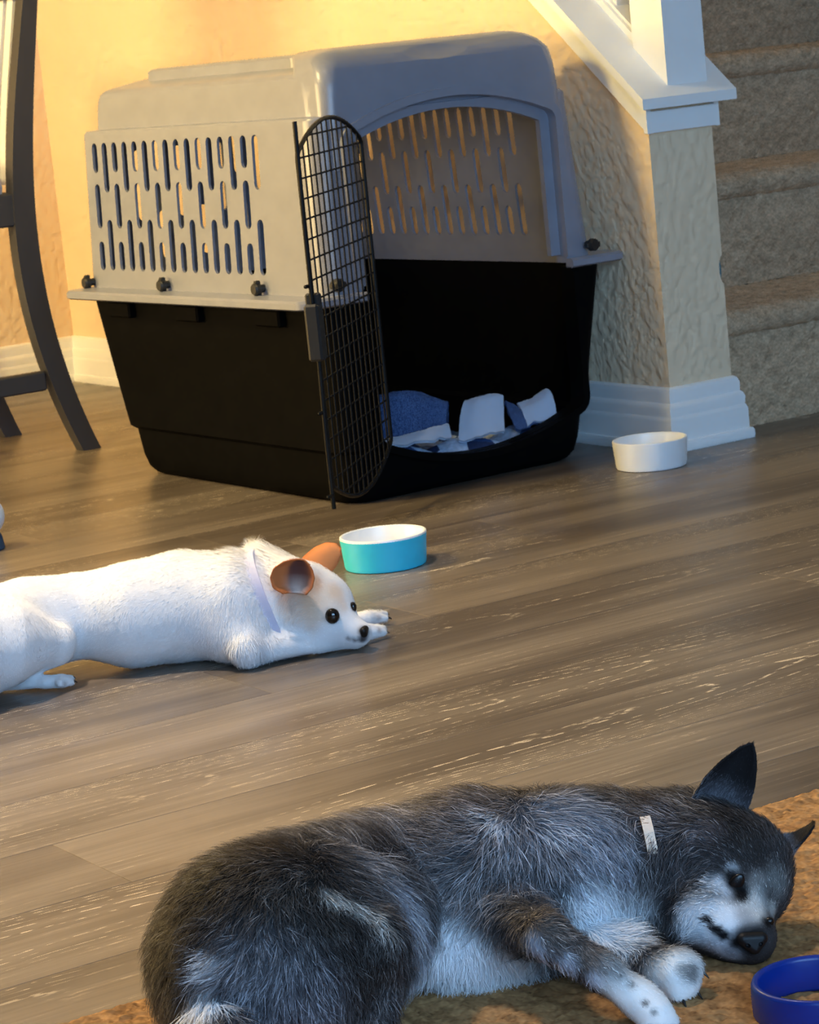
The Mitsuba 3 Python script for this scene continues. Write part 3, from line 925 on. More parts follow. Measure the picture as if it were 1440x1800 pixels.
def body_mesh(chains, blend, h, ground=.0015):
    c = np.concatenate([np.array(v) for v in chains.values()])
    m = nets(bone_field(chains, blend, ground), (c[:, :3] - c[:, 3:]).min(0) - .02, (c[:, :3] + c[:, 3:]).max(0) + .02, h)
    m = trimesh.Trimesh(m.vertices, m.faces, process=False)
    from scipy.sparse import coo_matrix
    e = m.edges_unique
    n = len(m.vertices)
    A = coo_matrix((np.ones(2 * len(e)), (np.r_[e[:, 0], e[:, 1]], np.r_[e[:, 1], e[:, 0]])), shape=(n, n)).tocsr()
    deg = np.maximum(np.asarray(A.sum(1)), 1)
    v = np.array(m.vertices)
    for k in range(6):
        v = v + (.5 if k % 2 == 0 else -.5) * (A @ v / deg - v)
    v = v + .5 * (A @ v / deg - v)
    v[:, 2] = np.maximum(v[:, 2], ground - .0003)
    return trimesh.Trimesh(v, m.faces, process=False)


def paint(p, base, strokes):
    """Coat colour at the points p: patches (centre, radius, colour, strength) laid over the base coat in turn."""
    c = np.tile(np.array(base, float), (len(p), 1))
    for x, y, z, r, col, s in strokes:
        d = np.linalg.norm(p - np.array([x, y, z]), axis=1)
        w = np.clip(1.25 - d / r * 1.1, 0, 1)
        w = (w * w * (3 - 2 * w) * s)[:, None]
        c = c * (1 - w) + np.array(lin(col)) * w
    return c


def weighted(p, table, cols, power=3.0):
    """Inverse-distance blend of the table's values at the points p (x, y, z, values...)."""
    t = np.array([r[:3] for r in table])
    vals = np.array([r[3:] for r in table], float)
    out = np.zeros((len(p), vals.shape[1]))
    for s in range(0, len(p), 40000):
        d = np.linalg.norm(p[s:s + 40000, None] - t[None], axis=2) + 1e-4
        w = d ** -power
        out[s:s + 40000] = (w @ vals) / w.sum(1, keepdims=True)
    return out


def fur(mesh, n, coat, flow, length, width, lift, seed, tip=0.35, spread=.35, clump=.5, zmin=.004, curl=0.0, keep=None, shade=(.62, 1.12), silver=0):
    """n hairs as narrow tapering blades rooted on the mesh. coat(p) -> colour, flow(p) -> lie of the hair, length(p) -> metres."""
    g = np.random.default_rng(seed)
    tri = np.asarray(mesh.triangles)
    area = np.linalg.norm(np.cross(tri[:, 1] - tri[:, 0], tri[:, 2] - tri[:, 0]), axis=1)
    f = g.choice(len(tri), n, p=area / area.sum())
    r1, r2 = np.sqrt(g.random(n)), g.random(n)
    bary = np.stack([1 - r1, r1 * (1 - r2), r1 * r2], 1)
    p = (tri[f] * bary[:, :, None]).sum(1)
    vn = np.asarray(mesh.vertex_normals)[np.asarray(mesh.faces)[f]]
    nn = (vn * bary[:, :, None]).sum(1)
    nn /= np.linalg.norm(nn, axis=1, keepdims=True) + 1e-9
    ok = p[:, 2] > zmin
    if keep is not None:
        ok &= keep(p)
    p, nn = p[ok], nn[ok]
    n = len(p)
    d = flow(p)
    d = d - nn * (d * nn).sum(1, keepdims=True)
    d /= np.linalg.norm(d, axis=1, keepdims=True) + 1e-9
    # hairs of one clump lean together
    cl = np.stack([meshkit.noise(p * 95, 11 + k) - .5 for k in range(3)], 1) * 2 * clump
    d = d + cl + g.normal(0, spread, (n, 3)) * .5
    d = d - nn * (d * nn).sum(1, keepdims=True)
    d /= np.linalg.norm(d, axis=1, keepdims=True) + 1e-9
    L = length(p) * (0.6 + 0.7 * g.random(n)) * (0.8 + .4 * meshkit.noise(p * 60, 5))
    W = width * (0.7 + .6 * g.random(n))
    side = np.cross(d, nn) + g.normal(0, .35, (n, 3))
    side -= d * (side * d).sum(1, keepdims=True)
    side /= np.linalg.norm(side, axis=1, keepdims=True) + 1e-9
    lf = lift * (0.55 + .9 * g.random(n))
    cx = curl * (g.random(n) - .5)
    pts = []
    for t in (0.0, .38, .72, 1.0):
        q = p + d * (L * t)[:, None] * .92 + nn * (L * lf * (t - .55 * t * t) * 1.5 - .0006)[:, None] + np.cross(nn, d) * (cx * L * t * t)[:, None]
        q[:, 2] = np.maximum(q[:, 2], zmin - .0025)
        pts.append(q)
    streak = meshkit.fbm(p * 130, 2, 8) - .5
    col = coat(p)
    lum = np.clip(col.mean(1) / .55, 0, 1)[:, None]
    sh = ((shade[0] + (shade[1] - shade[0]) * g.random(n) ** .8) * (1 + 1.6 * clump * streak))[:, None]
    col = col * (sh * (1 - .8 * lum) + .8 * lum)
    if silver:
        s = (g.random(n) < silver * (1 + 2.5 * streak) * np.clip(col.mean(1) / .06, .25, 1.2) * np.clip(L / .008 - .4, 0, 1))[:, None]
        col = np.where(s, col * .35 + .65 * np.minimum(col * 3 + .08, .75), col)
    tipc = np.minimum(col * (1 + tip * 2.2 * g.random(n)[:, None] ** 2) + tip * .12 * g.random(n)[:, None] ** 3, .9)
    v, c, nr = [], [], []
    for k, (q, t) in enumerate(zip(pts[:3], (0, .38, .72))):
        w = side * (W * (1, .9, .6)[k] / 2)[:, None]
        v += [q - w, q + w]
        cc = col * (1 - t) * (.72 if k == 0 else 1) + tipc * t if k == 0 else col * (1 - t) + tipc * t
        c += [cc, cc]
        m = nn + side * 0
        nr += [m - side * .35, m + side * .35]
    v.append(pts[3])
    c.append(tipc)
    nr.append(nn)
    v, c, nr = np.stack(v, 1).reshape(-1, 3), np.stack(c, 1).reshape(-1, 3), np.stack(nr, 1).reshape(-1, 3)
    nr /= np.linalg.norm(nr, axis=1, keepdims=True)
    o = (np.arange(n) * 7)[:, None, None]
    tris = np.array([[0, 1, 3], [0, 3, 2], [2, 3, 5], [2, 5, 4], [4, 5, 6]])
    return v, (o + tris[None]).reshape(-1, 3), np.clip(c, 0, 1), nr


def put_fur(key, hair, label=None):
    v, f, c, nr = hair
    scene[key] = {'type': 'ply', 'filename': meshkit.write_ply((v, f), False, None, c, normals=nr), 'face_normals': False, 'bsdf': {'type': 'ref', 'id': 'mat_fur'}}
    tag(key, label, kind='stuff')


def ear_shell(left, right, back, depth, th=.0014, n=13):
    """A cupped ear between its two edge lines (world points, base to tip); the middle is pushed along `back` by `depth`."""
    left, right = np.array(left, float), np.array(right, float)
    t = np.linspace(0, 1, 22)
    res = lambda e: np.stack([np.interp(t, np.linspace(0, 1, len(e)), e[:, k]) for k in range(3)], 1)
    l, r = res(left), res(right)
    s = np.linspace(-1, 1, n)
    g = l[:, None] * (1 - s[None, :, None]) / 2 + r[:, None] * (1 + s[None, :, None]) / 2
    wd = np.linalg.norm(l - r, axis=1)
    g = g + np.array(back) * ((1 - s ** 2)[None, :, None] * (depth * np.minimum(1, wd / wd.max() * 1.2))[:, None, None])
    gx, gy = np.gradient(g, axis=0), np.gradient(g, axis=1)
    nn = np.cross(gx, gy)
    nn /= np.linalg.norm(nn, axis=-1, keepdims=True) + 1e-9
    m, k = g.shape[:2]
    idx = np.arange(m * k).reshape(m, k)
    f = np.concatenate([np.stack([idx[:-1, :-1], idx[1:, :-1], idx[1:, 1:]], -1).reshape(-1, 3), np.stack([idx[:-1, :-1], idx[1:, 1:], idx[:-1, 1:]], -1).reshape(-1, 3)])
    v = np.concatenate([(g + nn * th / 2).reshape(-1, 3), (g - nn * th / 2).reshape(-1, 3)])
    e = np.concatenate([idx[0, :], idx[1:, -1], idx[-1, -2::-1], idx[-2:0:-1, 0]])
    e2 = np.roll(e, -1)
    rim = np.concatenate([np.stack([e, e + m * k, e2], 1), np.stack([e2, e + m * k, e2 + m * k], 1)])
    mesh = trimesh.Trimesh(v, np.concatenate([f, f[:, ::-1] + m * k, rim]), process=False)
    mesh.fix_normals()
    ss = np.tile(np.abs(np.tile(s, (m, 1))).reshape(-1), 2)
    tt = np.tile(np.repeat(t, k), 2)
    return mesh, ss, tt


def ball(c, r, sub=3, R=None):
    b = trimesh.creation.icosphere(sub, 1.0)
    b.apply_scale(r)
    if R is not None:
        b.apply_transform(trimesh.transformations.euler_matrix(*R))
    b.apply_translation(c)
    return b

GRAY_BONES = {'torso': [[-0.1209, 1.6279, 0.076, 0.0748], [-0.0429, 1.7701, 0.066, 0.0532], [0.0173, 1.7771, 0.064, 0.0619], [0.0779, 1.7834, 0.061, 0.0597], [0.1114, 1.7978, 0.06, 0.0516], [0.1391, 1.79, 0.06, 0.0425]], 'belly': [[0.0019, 1.7435, 0.042, 0.0367], [0.05, 1.7528, 0.042, 0.0353]], 'nape': [[0.1391, 1.79, 0.06, 0.0425], [0.1701, 1.7933, 0.062, 0.0401]], 'skull': [[0.1708, 1.7997, 0.062, 0.0395], [0.195, 1.7792, 0.058, 0.0424]], 'brow': [[0.2163, 1.7802, 0.055, 0.0237], [0.2159, 1.7635, 0.045, 0.0203]], 'muzzle': [[0.2008, 1.7548, 0.042, 0.0234], [0.2026, 1.7256, 0.027, 0.0148]], 'lip': [[0.185, 1.7255, 0.033, 0.0159], [0.2023, 1.7212, 0.022, 0.0128]], 'jaw': [[0.172, 1.7447, 0.036, 0.0265], [0.1888, 1.7379, 0.02, 0.0153]], 'thigh': [[-0.1077, 1.6249, 0.095, 0.0521], [-0.0571, 1.6162, 0.085, 0.0252]], 'shank': [[-0.0531, 1.6246, 0.07, 0.0187], [-0.0601, 1.5955, 0.02, 0.0126]], 'forearm': [[0.0322, 1.7479, 0.058, 0.0168], [0.0611, 1.6511, 0.066, 0.014], [0.0935, 1.6345, 0.045, 0.0113]], 'wrist': [[0.0935, 1.6345, 0.045, 0.0117], [0.1173, 1.6295, 0.024, 0.0117]], 'paw': [[0.1173, 1.6295, 0.024, 0.0117], [0.1252, 1.622, 0.017, 0.0128]], 'toe1': [[0.1252, 1.622, 0.017, 0.0068], [0.1352, 1.616, 0.012, 0.006]], 'toe2': [[0.1232, 1.6205, 0.017, 0.0068], [0.1281, 1.6119, 0.012, 0.0064]], 'toe3': [[0.1209, 1.6259, 0.014, 0.0064], [0.1203, 1.6157, 0.011, 0.0056]], 'paw2a': [[0.0945, 1.7263, 0.03, 0.0179], [0.1323, 1.683, 0.022, 0.014]], 'paw2': [[0.1341, 1.6825, 0.022, 0.014], [0.1467, 1.6733, 0.024, 0.0163]], 'toe4': [[0.1494, 1.6759, 0.03, 0.0093], [0.1564, 1.6738, 0.026, 0.0085]], 'toe5': [[0.1458, 1.6659, 0.024, 0.0093], [0.1519, 1.6642, 0.018, 0.0085]], 'toe6': [[0.1422, 1.6724, 0.018, 0.0085], [0.1454, 1.6634, 0.013, 0.0077]], 'tail': [[-0.1833, 1.708, 0.07, 0.0157], [-0.1644, 1.5808, 0.075, 0.011], [-0.1329, 1.524, 0.06, 0.0085]]}
GRAY_BLEND = {'*': 0.022, 'paw': 0.008, 'paw2': 0.008, 'toe1': 0.004, 'toe2': 0.004, 'toe3': 0.004, 'toe4': 0.005, 'toe5': 0.005, 'toe6': 0.005, 'forearm': 0.022, 'wrist': 0.008, 'muzzle': 0.016, 'jaw': 0.014, 'paw2a': 0.008, 'thigh': 0.007, 'shank': 0.008, 'tail': 0.006, 'torso': 0.02, 'belly': 0.02}
GRAY_COAT = [[-0.0285, 1.767, 0.1201, 0.0665, (92, 88, 90), 0.9], [0.0304, 1.7444, 0.1162, 0.0509, (84, 78, 80), 0.9], [0.0156, 1.7148, 0.0798, 0.0626, (88, 88, 92), 0.9], [-0.1356, 1.5882, 0.1376, 0.0704, (40, 33, 29), 1], [-0.0949, 1.6282, 0.147, 0.0411, (44, 36, 32), 1], [-0.1704, 1.5831, 0.1096, 0.0548, (36, 31, 29), 1], [-0.0844, 1.574, 0.1128, 0.0587, (50, 46, 43), 1], [-0.0569, 1.5884, 0.0866, 0.0372, (48, 44, 42), 1], [-0.1216, 1.5541, 0.0877, 0.0509, (88, 88, 94), 0.9], [-0.0911, 1.5595, 0.0727, 0.0352, (80, 80, 86), 0.8], [-0.0538, 1.6674, 0.1254, 0.0235, (118, 113, 114), 0.8], [-0.037, 1.7137, 0.1183, 0.0215, (52, 46, 46), 0.8], [-0.0037, 1.7382, 0.1106, 0.0176, (60, 54, 55), 0.7], [-0.0362, 1.658, 0.1007, 0.0215, (150, 152, 162), 0.9], [-0.0276, 1.6654, 0.0813, 0.0176, (160, 162, 172), 0.9], [-0.0764, 1.5959, 0.1268, 0.0086, (176, 170, 162), 0.5], [-0.0708, 1.5992, 0.1235, 0.0086, (176, 170, 162), 0.5], [-0.0645, 1.6019, 0.1177, 0.0086, (176, 170, 162), 0.5], [-0.0594, 1.6058, 0.1138, 0.0086, (176, 170, 162), 0.5], [-0.0507, 1.6062, 0.1073, 0.0086, (176, 170, 162), 0.5], [-0.0475, 1.6032, 0.1042, 0.0086, (176, 170, 162), 0.5], [-0.0433, 1.6018, 0.0999, 0.0086, (176, 170, 162), 0.5], [-0.0422, 1.6007, 0.0979, 0.0156, (86, 82, 80), 0.5], [-0.1585, 1.556, 0.0767, 0.0164, (225, 226, 230), 1], [-0.1481, 1.5634, 0.1023, 0.0125, (170, 172, 178), 0.9], [-0.1399, 1.5508, 0.0733, 0.0102, (46, 44, 48), 0.9], [0.04, 1.7477, 0.116, 0.0102, (190, 190, 198), 0.9], [0.0471, 1.7352, 0.1044, 0.0156, (120, 118, 122), 0.6], [0.0848, 1.7479, 0.1097, 0.043, (138, 138, 146), 0.95], [0.1083, 1.7445, 0.0953, 0.0313, (126, 126, 134), 0.9], [0.0635, 1.7294, 0.0924, 0.0235, (92, 88, 90), 0.7], [0.0524, 1.7191, 0.0826, 0.0215, (76, 74, 78), 0.8], [0.1275, 1.7668, 0.103, 0.0156, (96, 90, 92), 0.7], [0.1153, 1.7392, 0.0785, 0.0176, (86, 84, 90), 0.7], [0.1015, 1.7298, 0.0765, 0.0137, (70, 68, 74), 0.6], [0.1117, 1.7213, 0.0419, 0.0411, (238, 240, 244), 1], [0.0946, 1.7252, 0.0637, 0.0235, (220, 224, 230), 0.95], [0.0859, 1.7261, 0.079, 0.011, (150, 152, 160), 0.8], [0.0015, 1.7063, 0.0397, 0.0372, (236, 238, 242), 1], [0.0327, 1.7116, 0.0323, 0.0332, (232, 236, 240), 1], [-0.0258, 1.6833, 0.046, 0.0235, (176, 180, 190), 0.9], [0.0516, 1.64, 0.0644, 0.0156, (150, 154, 162), 0.7], [0.0608, 1.7316, 0.0134, 0.0235, (120, 122, 128), 0.8], [0.1583, 1.7467, 0.0782, 0.0258, (58, 53, 54), 0.95], [0.1549, 1.7283, 0.0483, 0.0188, (44, 42, 44), 0.95], [0.1553, 1.768, 0.1017, 0.0196, (84, 80, 84), 0.8], [0.1515, 1.785, 0.108, 0.0098, (50, 42, 42), 0.8], [0.1989, 1.7537, 0.0919, 0.0332, (34, 32, 32), 1], [0.2126, 1.7474, 0.0801, 0.0215, (50, 48, 48), 0.9], [0.1828, 1.7534, 0.0922, 0.0176, (84, 82, 88), 0.7], [0.1862, 1.7416, 0.0771, 0.0196, (56, 54, 56), 0.8], [0.2287, 1.7437, 0.0554, 0.0164, (122, 122, 120), 0.9], [0.2134, 1.7354, 0.0594, 0.0102, (140, 138, 136), 0.8], [0.2085, 1.725, 0.0476, 0.0149, (196, 194, 190), 0.9], [0.2212, 1.7334, 0.039, 0.0086, (176, 174, 168), 0.8], [0.1852, 1.7292, 0.0595, 0.0133, (196, 202, 210), 0.95], [0.1966, 1.7375, 0.0694, 0.0063, (170, 176, 182), 0.8], [0.1762, 1.7224, 0.0542, 0.0172, (112, 116, 120), 0.9], [0.1659, 1.7184, 0.0433, 0.0188, (172, 178, 186), 0.95], [0.1808, 1.7152, 0.0464, 0.0117, (196, 200, 206), 0.9], [0.1716, 1.7151, 0.0403, 0.0235, (196, 200, 206), 0.95], [0.1882, 1.7107, 0.0419, 0.0203, (228, 228, 230), 1], [0.2064, 1.7181, 0.0439, 0.0117, (196, 194, 190), 0.9], [0.1845, 1.7089, 0.0247, 0.0156, (176, 180, 188), 0.95], [0.1993, 1.7134, 0.0434, 0.0094, (170, 168, 168), 0.8], [0.1959, 1.7057, 0.0317, 0.0094, (110, 104, 108), 0.8], [0.2003, 1.7051, 0.03, 0.0141, (20, 18, 20), 1], [0.1995, 1.7046, 0.0247, 0.0102, (30, 28, 30), 0.9], [0.1885, 1.7083, 0.0211, 0.0086, (120, 124, 132), 0.8], [0.1747, 1.715, 0.0436, 0.0035, (22, 18, 20), 1], [0.1761, 1.7138, 0.042, 0.0037, (22, 18, 20), 1], [0.1772, 1.7117, 0.038, 0.0039, (22, 18, 20), 1], [0.1789, 1.7105, 0.0363, 0.0041, (22, 18, 20), 1], [0.1813, 1.7097, 0.0369, 0.0043, (22, 18, 20), 1], [0.1829, 1.7084, 0.0326, 0.0045, (22, 18, 20), 1], [0.1849, 1.7079, 0.0334, 0.0047, (22, 18, 20), 1], [0.1903, 1.7063, 0.0277, 0.0049, (22, 18, 20), 1], [0.1926, 1.7057, 0.0283, 0.0051, (22, 18, 20), 1], [0.1967, 1.705, 0.0275, 0.0063, (20, 17, 19), 1], [0.1995, 1.7048, 0.0276, 0.0094, (20, 17, 19), 1], [0.2059, 1.7055, 0.0294, 0.0086, (22, 19, 20), 1], [0.1958, 1.7355, 0.0652, 0.0066, (16, 13, 14), 1], [0.1958, 1.7332, 0.0615, 0.0078, (14, 12, 13), 1], [0.2004, 1.7295, 0.056, 0.0078, (14, 12, 13), 1], [0.2005, 1.7267, 0.0531, 0.007, (16, 13, 14), 1], [0.2146, 1.7158, 0.0368, 0.0059, (18, 15, 16), 1], [0.0607, 1.6405, 0.0762, 0.0235, (96, 86, 80), 0.9], [0.0883, 1.6295, 0.0583, 0.0172, (108, 98, 92), 0.9], [0.0435, 1.665, 0.0696, 0.0156, (92, 88, 90), 0.8], [0.0502, 1.6417, 0.063, 0.0125, (170, 174, 186), 0.95], [0.0705, 1.6331, 0.0516, 0.0117, (172, 176, 188), 0.95], [0.089, 1.6222, 0.043, 0.0094, (176, 178, 188), 0.9], [0.112, 1.6194, 0.0341, 0.0258, (246, 243, 238), 1], [0.1249, 1.6086, 0.0184, 0.0313, (250, 247, 243), 1], [0.1039, 1.6237, 0.046, 0.0055, (120, 110, 104), 0.8], [0.1119, 1.6218, 0.038, 0.0039, (110, 102, 96), 0.8], [0.1193, 1.6146, 0.0271, 0.0035, (96, 88, 84), 0.8], [0.1241, 1.6104, 0.0219, 0.0035, (90, 84, 80), 0.7], [0.0945, 1.6231, 0.0515, 0.007, (116, 104, 98), 0.8], [0.1484, 1.6559, 0.0247, 0.0313, (246, 244, 240), 1], [0.1545, 1.659, 0.0277, 0.011, (116, 110, 108), 0.9], [0.1477, 1.6582, 0.0313, 0.0063, (150, 146, 142), 0.7], [0.1066, 1.6288, 0.0488, 0.0196, (150, 150, 150), 0.8]]
GRAY_FLOW = [[-0.029, 1.767, 0.12, -1.0, 0.0, 0.001], [-0.054, 1.702, 0.128, -0.99, -0.025, -0.141], [0.005, 1.761, 0.123, -0.978, 0.037, 0.207], [0.008, 1.731, 0.106, -1.0, -0.002, -0.009], [0.032, 1.755, 0.121, -0.912, 0.072, 0.404], [0.014, 1.711, 0.072, -0.7, -0.125, -0.703], [0.037, 1.688, 0.07, -0.694, -0.126, -0.709], [-0.039, 1.666, 0.11, 0.845, -0.094, -0.527], [-0.03, 1.659, 0.085, 0.189, -0.172, -0.967], [-0.05, 1.637, 0.114, 0.891, -0.08, -0.448], [-0.01, 1.706, 0.039, -0.051, -0.175, -0.983], [0.029, 1.712, 0.03, 0.018, -0.175, -0.984], [0.073, 1.757, 0.116, 0.632, -0.136, -0.763], [0.084, 1.745, 0.107, 0.442, -0.157, -0.883], [0.092, 1.731, 0.088, 0.516, -0.15, -0.843], [0.124, 1.758, 0.098, -0.051, -0.175, -0.983], [0.123, 1.742, 0.074, -0.294, -0.168, -0.941], [0.11, 1.72, 0.043, 0.632, -0.136, -0.763], [0.092, 1.724, 0.061, 0.355, -0.164, -0.921], [0.044, 1.729, 0.097, -0.294, -0.168, -0.941], [0.054, 1.712, 0.077, -0.001, -0.175, -0.985], [0.041, 1.746, 0.115, -0.101, -0.174, -0.979], [-0.135, 1.606, 0.146, -0.424, -0.159, -0.892], [-0.174, 1.603, 0.122, -0.383, -0.162, -0.91], [-0.183, 1.588, 0.087, -0.199, -0.172, -0.965], [-0.106, 1.573, 0.124, -0.101, -0.174, -0.979], [-0.096, 1.616, 0.146, -0.714, -0.123, -0.689], [-0.072, 1.577, 0.101, 0.233, -0.17, -0.957], [-0.042, 1.597, 0.091, -0.001, -0.175, -0.985], [-0.122, 1.555, 0.091, -0.294, -0.168, -0.941], [-0.15, 1.564, 0.102, -0.897, -0.077, -0.435], [-0.158, 1.556, 0.077, 0.189, -0.172, -0.967], [-0.091, 1.559, 0.073, 0.096, -0.174, -0.98], [0.155, 1.747, 0.078, -0.383, -0.162, -0.91], [0.151, 1.779, 0.107, -0.69, 0.127, 0.713], [0.156, 1.727, 0.047, -0.463, -0.155, -0.873], [0.199, 1.754, 0.092, -0.79, 0.107, 0.603], [0.214, 1.744, 0.075, -0.395, 0.161, 0.904], [0.175, 1.727, 0.058, -0.995, -0.017, -0.095], [0.182, 1.71, 0.039, -0.949, 0.055, 0.309], [0.2, 1.715, 0.044, -0.189, 0.172, 0.967], [0.223, 1.738, 0.052, -0.096, 0.174, 0.98], [0.181, 1.714, 0.019, -0.982, -0.033, -0.186], [0.061, 1.64, 0.076, 0.735, -0.119, -0.667], [0.09, 1.624, 0.053, 0.632, -0.136, -0.763], [0.052, 1.64, 0.064, 0.632, -0.136, -0.763], [0.109, 1.619, 0.031, 0.632, -0.136, -0.763], [0.148, 1.656, 0.025, 0.751, -0.116, -0.65]]
GRAY_LENGTH = [[-0.0285, 1.767, 0.1201, 0.0195], [0.0172, 1.7254, 0.0994, 0.0208], [0.0158, 1.7091, 0.0674, 0.0208], [0.0837, 1.7445, 0.1072, 0.0234], [0.1116, 1.7408, 0.0868, 0.0234], [0.1099, 1.7196, 0.0433, 0.02], [0.0015, 1.7063, 0.0397, 0.02], [0.0354, 1.7119, 0.0325, 0.0234], [-0.1365, 1.596, 0.1418, 0.013], [-0.1759, 1.5896, 0.1091, 0.013], [-0.0844, 1.574, 0.1128, 0.013], [-0.1216, 1.5541, 0.0877, 0.0169], [-0.1585, 1.556, 0.0767, 0.0221], [-0.0418, 1.5973, 0.0911, 0.0117], [-0.0334, 1.6651, 0.0997, 0.0208], [0.1553, 1.7467, 0.0783, 0.013], [0.1522, 1.7825, 0.1075, 0.018], [0.1989, 1.7537, 0.0919, 0.006], [0.2121, 1.7381, 0.0658, 0.003], [0.1958, 1.7275, 0.0552, 0.0025], [0.1748, 1.7241, 0.0556, 0.006], [0.1672, 1.7168, 0.0389, 0.007], [0.1942, 1.7084, 0.0384, 0.0022], [0.2003, 1.7051, 0.03, 0.001], [0.184, 1.7106, 0.0213, 0.003], [0.0607, 1.6405, 0.0762, 0.007], [0.0898, 1.6244, 0.0533, 0.005], [0.1087, 1.6189, 0.0312, 0.003], [0.1249, 1.6086, 0.0184, 0.0025], [0.1484, 1.6559, 0.0247, 0.0035], [0.0435, 1.665, 0.0696, 0.01]]
GRAY_EYE = [[0.1972, 1.732, 0.0596]]
GRAY_EYE2 = [[0.2167, 1.7183, 0.036]]
GRAY_NOSE = [[0.2025, 1.7047, 0.0276]]
GRAY_NECK = [[0.1402, 1.7619, 0.0989], [0.1372, 1.7555, 0.0933], [0.1372, 1.7501, 0.0866]]
GRAY_EAR_L = [[0.1723, 1.785, 0.0971], [0.179, 1.785, 0.1106], [0.1881, 1.785, 0.123], [0.2001, 1.785, 0.1333], [0.2128, 1.785, 0.1411], [0.2214, 1.785, 0.1439]]
GRAY_EAR_R = [[0.211, 1.785, 0.0872], [0.2181, 1.785, 0.1006], [0.2223, 1.785, 0.1127], [0.2245, 1.785, 0.1258], [0.2248, 1.785, 0.1357], [0.2234, 1.785, 0.1433]]
GRAY_EAR2_L = [[0.2313, 1.8, 0.0687], [0.2403, 1.8, 0.069], [0.2493, 1.8, 0.0706], [0.2569, 1.8, 0.0732], [0.2627, 1.8, 0.0751]]
GRAY_EAR2_R = [[0.2383, 1.79, 0.0525], [0.2461, 1.79, 0.0597], [0.2535, 1.79, 0.0665], [0.2588, 1.79, 0.0722], [0.2619, 1.79, 0.0769]]
WHITE_BONES = {'torso': [[-0.5014, 2.7299, 0.062, 0.0613], [-0.4291, 2.8321, 0.064, 0.0518], [-0.3748, 2.8533, 0.064, 0.047], [-0.3148, 2.849, 0.06, 0.0582], [-0.2613, 2.856, 0.062, 0.0608], [-0.2039, 2.8437, 0.06, 0.0566], [-0.167, 2.8565, 0.056, 0.0467]], 'thigh': [[-0.4388, 2.7611, 0.062, 0.0469], [-0.3936, 2.7842, 0.052, 0.0199]], 'shank': [[-0.3982, 2.7891, 0.045, 0.0212], [-0.4739, 2.7964, 0.018, 0.0138]], 'foot': [[-0.4752, 2.7994, 0.011, 0.0101], [-0.4106, 2.7787, 0.01, 0.0069]], 'foot2': [[-0.4106, 2.7787, 0.01, 0.0069], [-0.393, 2.7764, 0.01, 0.0081]], 'ft1': [[-0.3946, 2.7767, 0.012, 0.005], [-0.3847, 2.79, 0.009, 0.0044]], 'ft2': [[-0.3937, 2.7664, 0.01, 0.005], [-0.3825, 2.779, 0.007, 0.0044]], 'neck': [[-0.1675, 2.872, 0.056, 0.0457], [-0.1288, 2.8427, 0.055, 0.0415]], 'ruff': [[-0.1789, 2.9114, 0.106, 0.0058], [-0.1629, 2.8706, 0.098, 0.0139], [-0.1345, 2.8248, 0.085, 0.0224]], 'skull': [[-0.1197, 2.8463, 0.052, 0.0403], [-0.1068, 2.8437, 0.048, 0.0365]], 'muzzle': [[-0.0944, 2.8256, 0.032, 0.0213], [-0.0666, 2.8159, 0.021, 0.0131]], 'jaw': [[-0.1128, 2.8309, 0.025, 0.0213], [-0.0751, 2.8227, 0.012, 0.0094]], 'uparm': [[-0.1953, 2.8381, 0.05, 0.0402], [-0.1916, 2.787, 0.024, 0.0198]], 'forearm': [[-0.1872, 2.7913, 0.02, 0.0155], [-0.1137, 2.8186, 0.015, 0.0119], [-0.0588, 2.8566, 0.011, 0.0082]], 'pawn': [[-0.0587, 2.8579, 0.012, 0.0089], [-0.0487, 2.865, 0.01, 0.007]], 'farfore': [[-0.1154, 2.9238, 0.015, 0.0123], [-0.0605, 2.9206, 0.012, 0.0084]], 'pawf': [[-0.0605, 2.9236, 0.012, 0.0091], [-0.0508, 2.9327, 0.011, 0.0078]], 'pf1': [[-0.0507, 2.9372, 0.012, 0.0052], [-0.0398, 2.9518, 0.009, 0.0046]], 'pf2': [[-0.0509, 2.9282, 0.01, 0.0052], [-0.0394, 2.9348, 0.008, 0.0045]], 'pn1': [[-0.0498, 2.8653, 0.012, 0.0051], [-0.0423, 2.8782, 0.009, 0.0045]], 'pn2': [[-0.0514, 2.8591, 0.009, 0.0051], [-0.042, 2.8666, 0.007, 0.0044]], 'chest': [[-0.2114, 2.8186, 0.038, 0.03], [-0.1688, 2.8342, 0.032, 0.0289]]}
WHITE_BLEND = {'*': 0.018, 'torso': 0.02, 'foot': 0.006, 'foot2': 0.004, 'ft1': 0.003, 'ft2': 0.003, 'pawn': 0.005, 'pawf': 0.005, 'pf1': 0.003, 'pf2': 0.003, 'pn1': 0.003, 'pn2': 0.003, 'forearm': 0.008, 'farfore': 0.008, 'muzzle': 0.018, 'jaw': 0.014, 'ruff': 0.016, 'shank': 0.008, 'thigh': 0.012, 'uparm': 0.016}
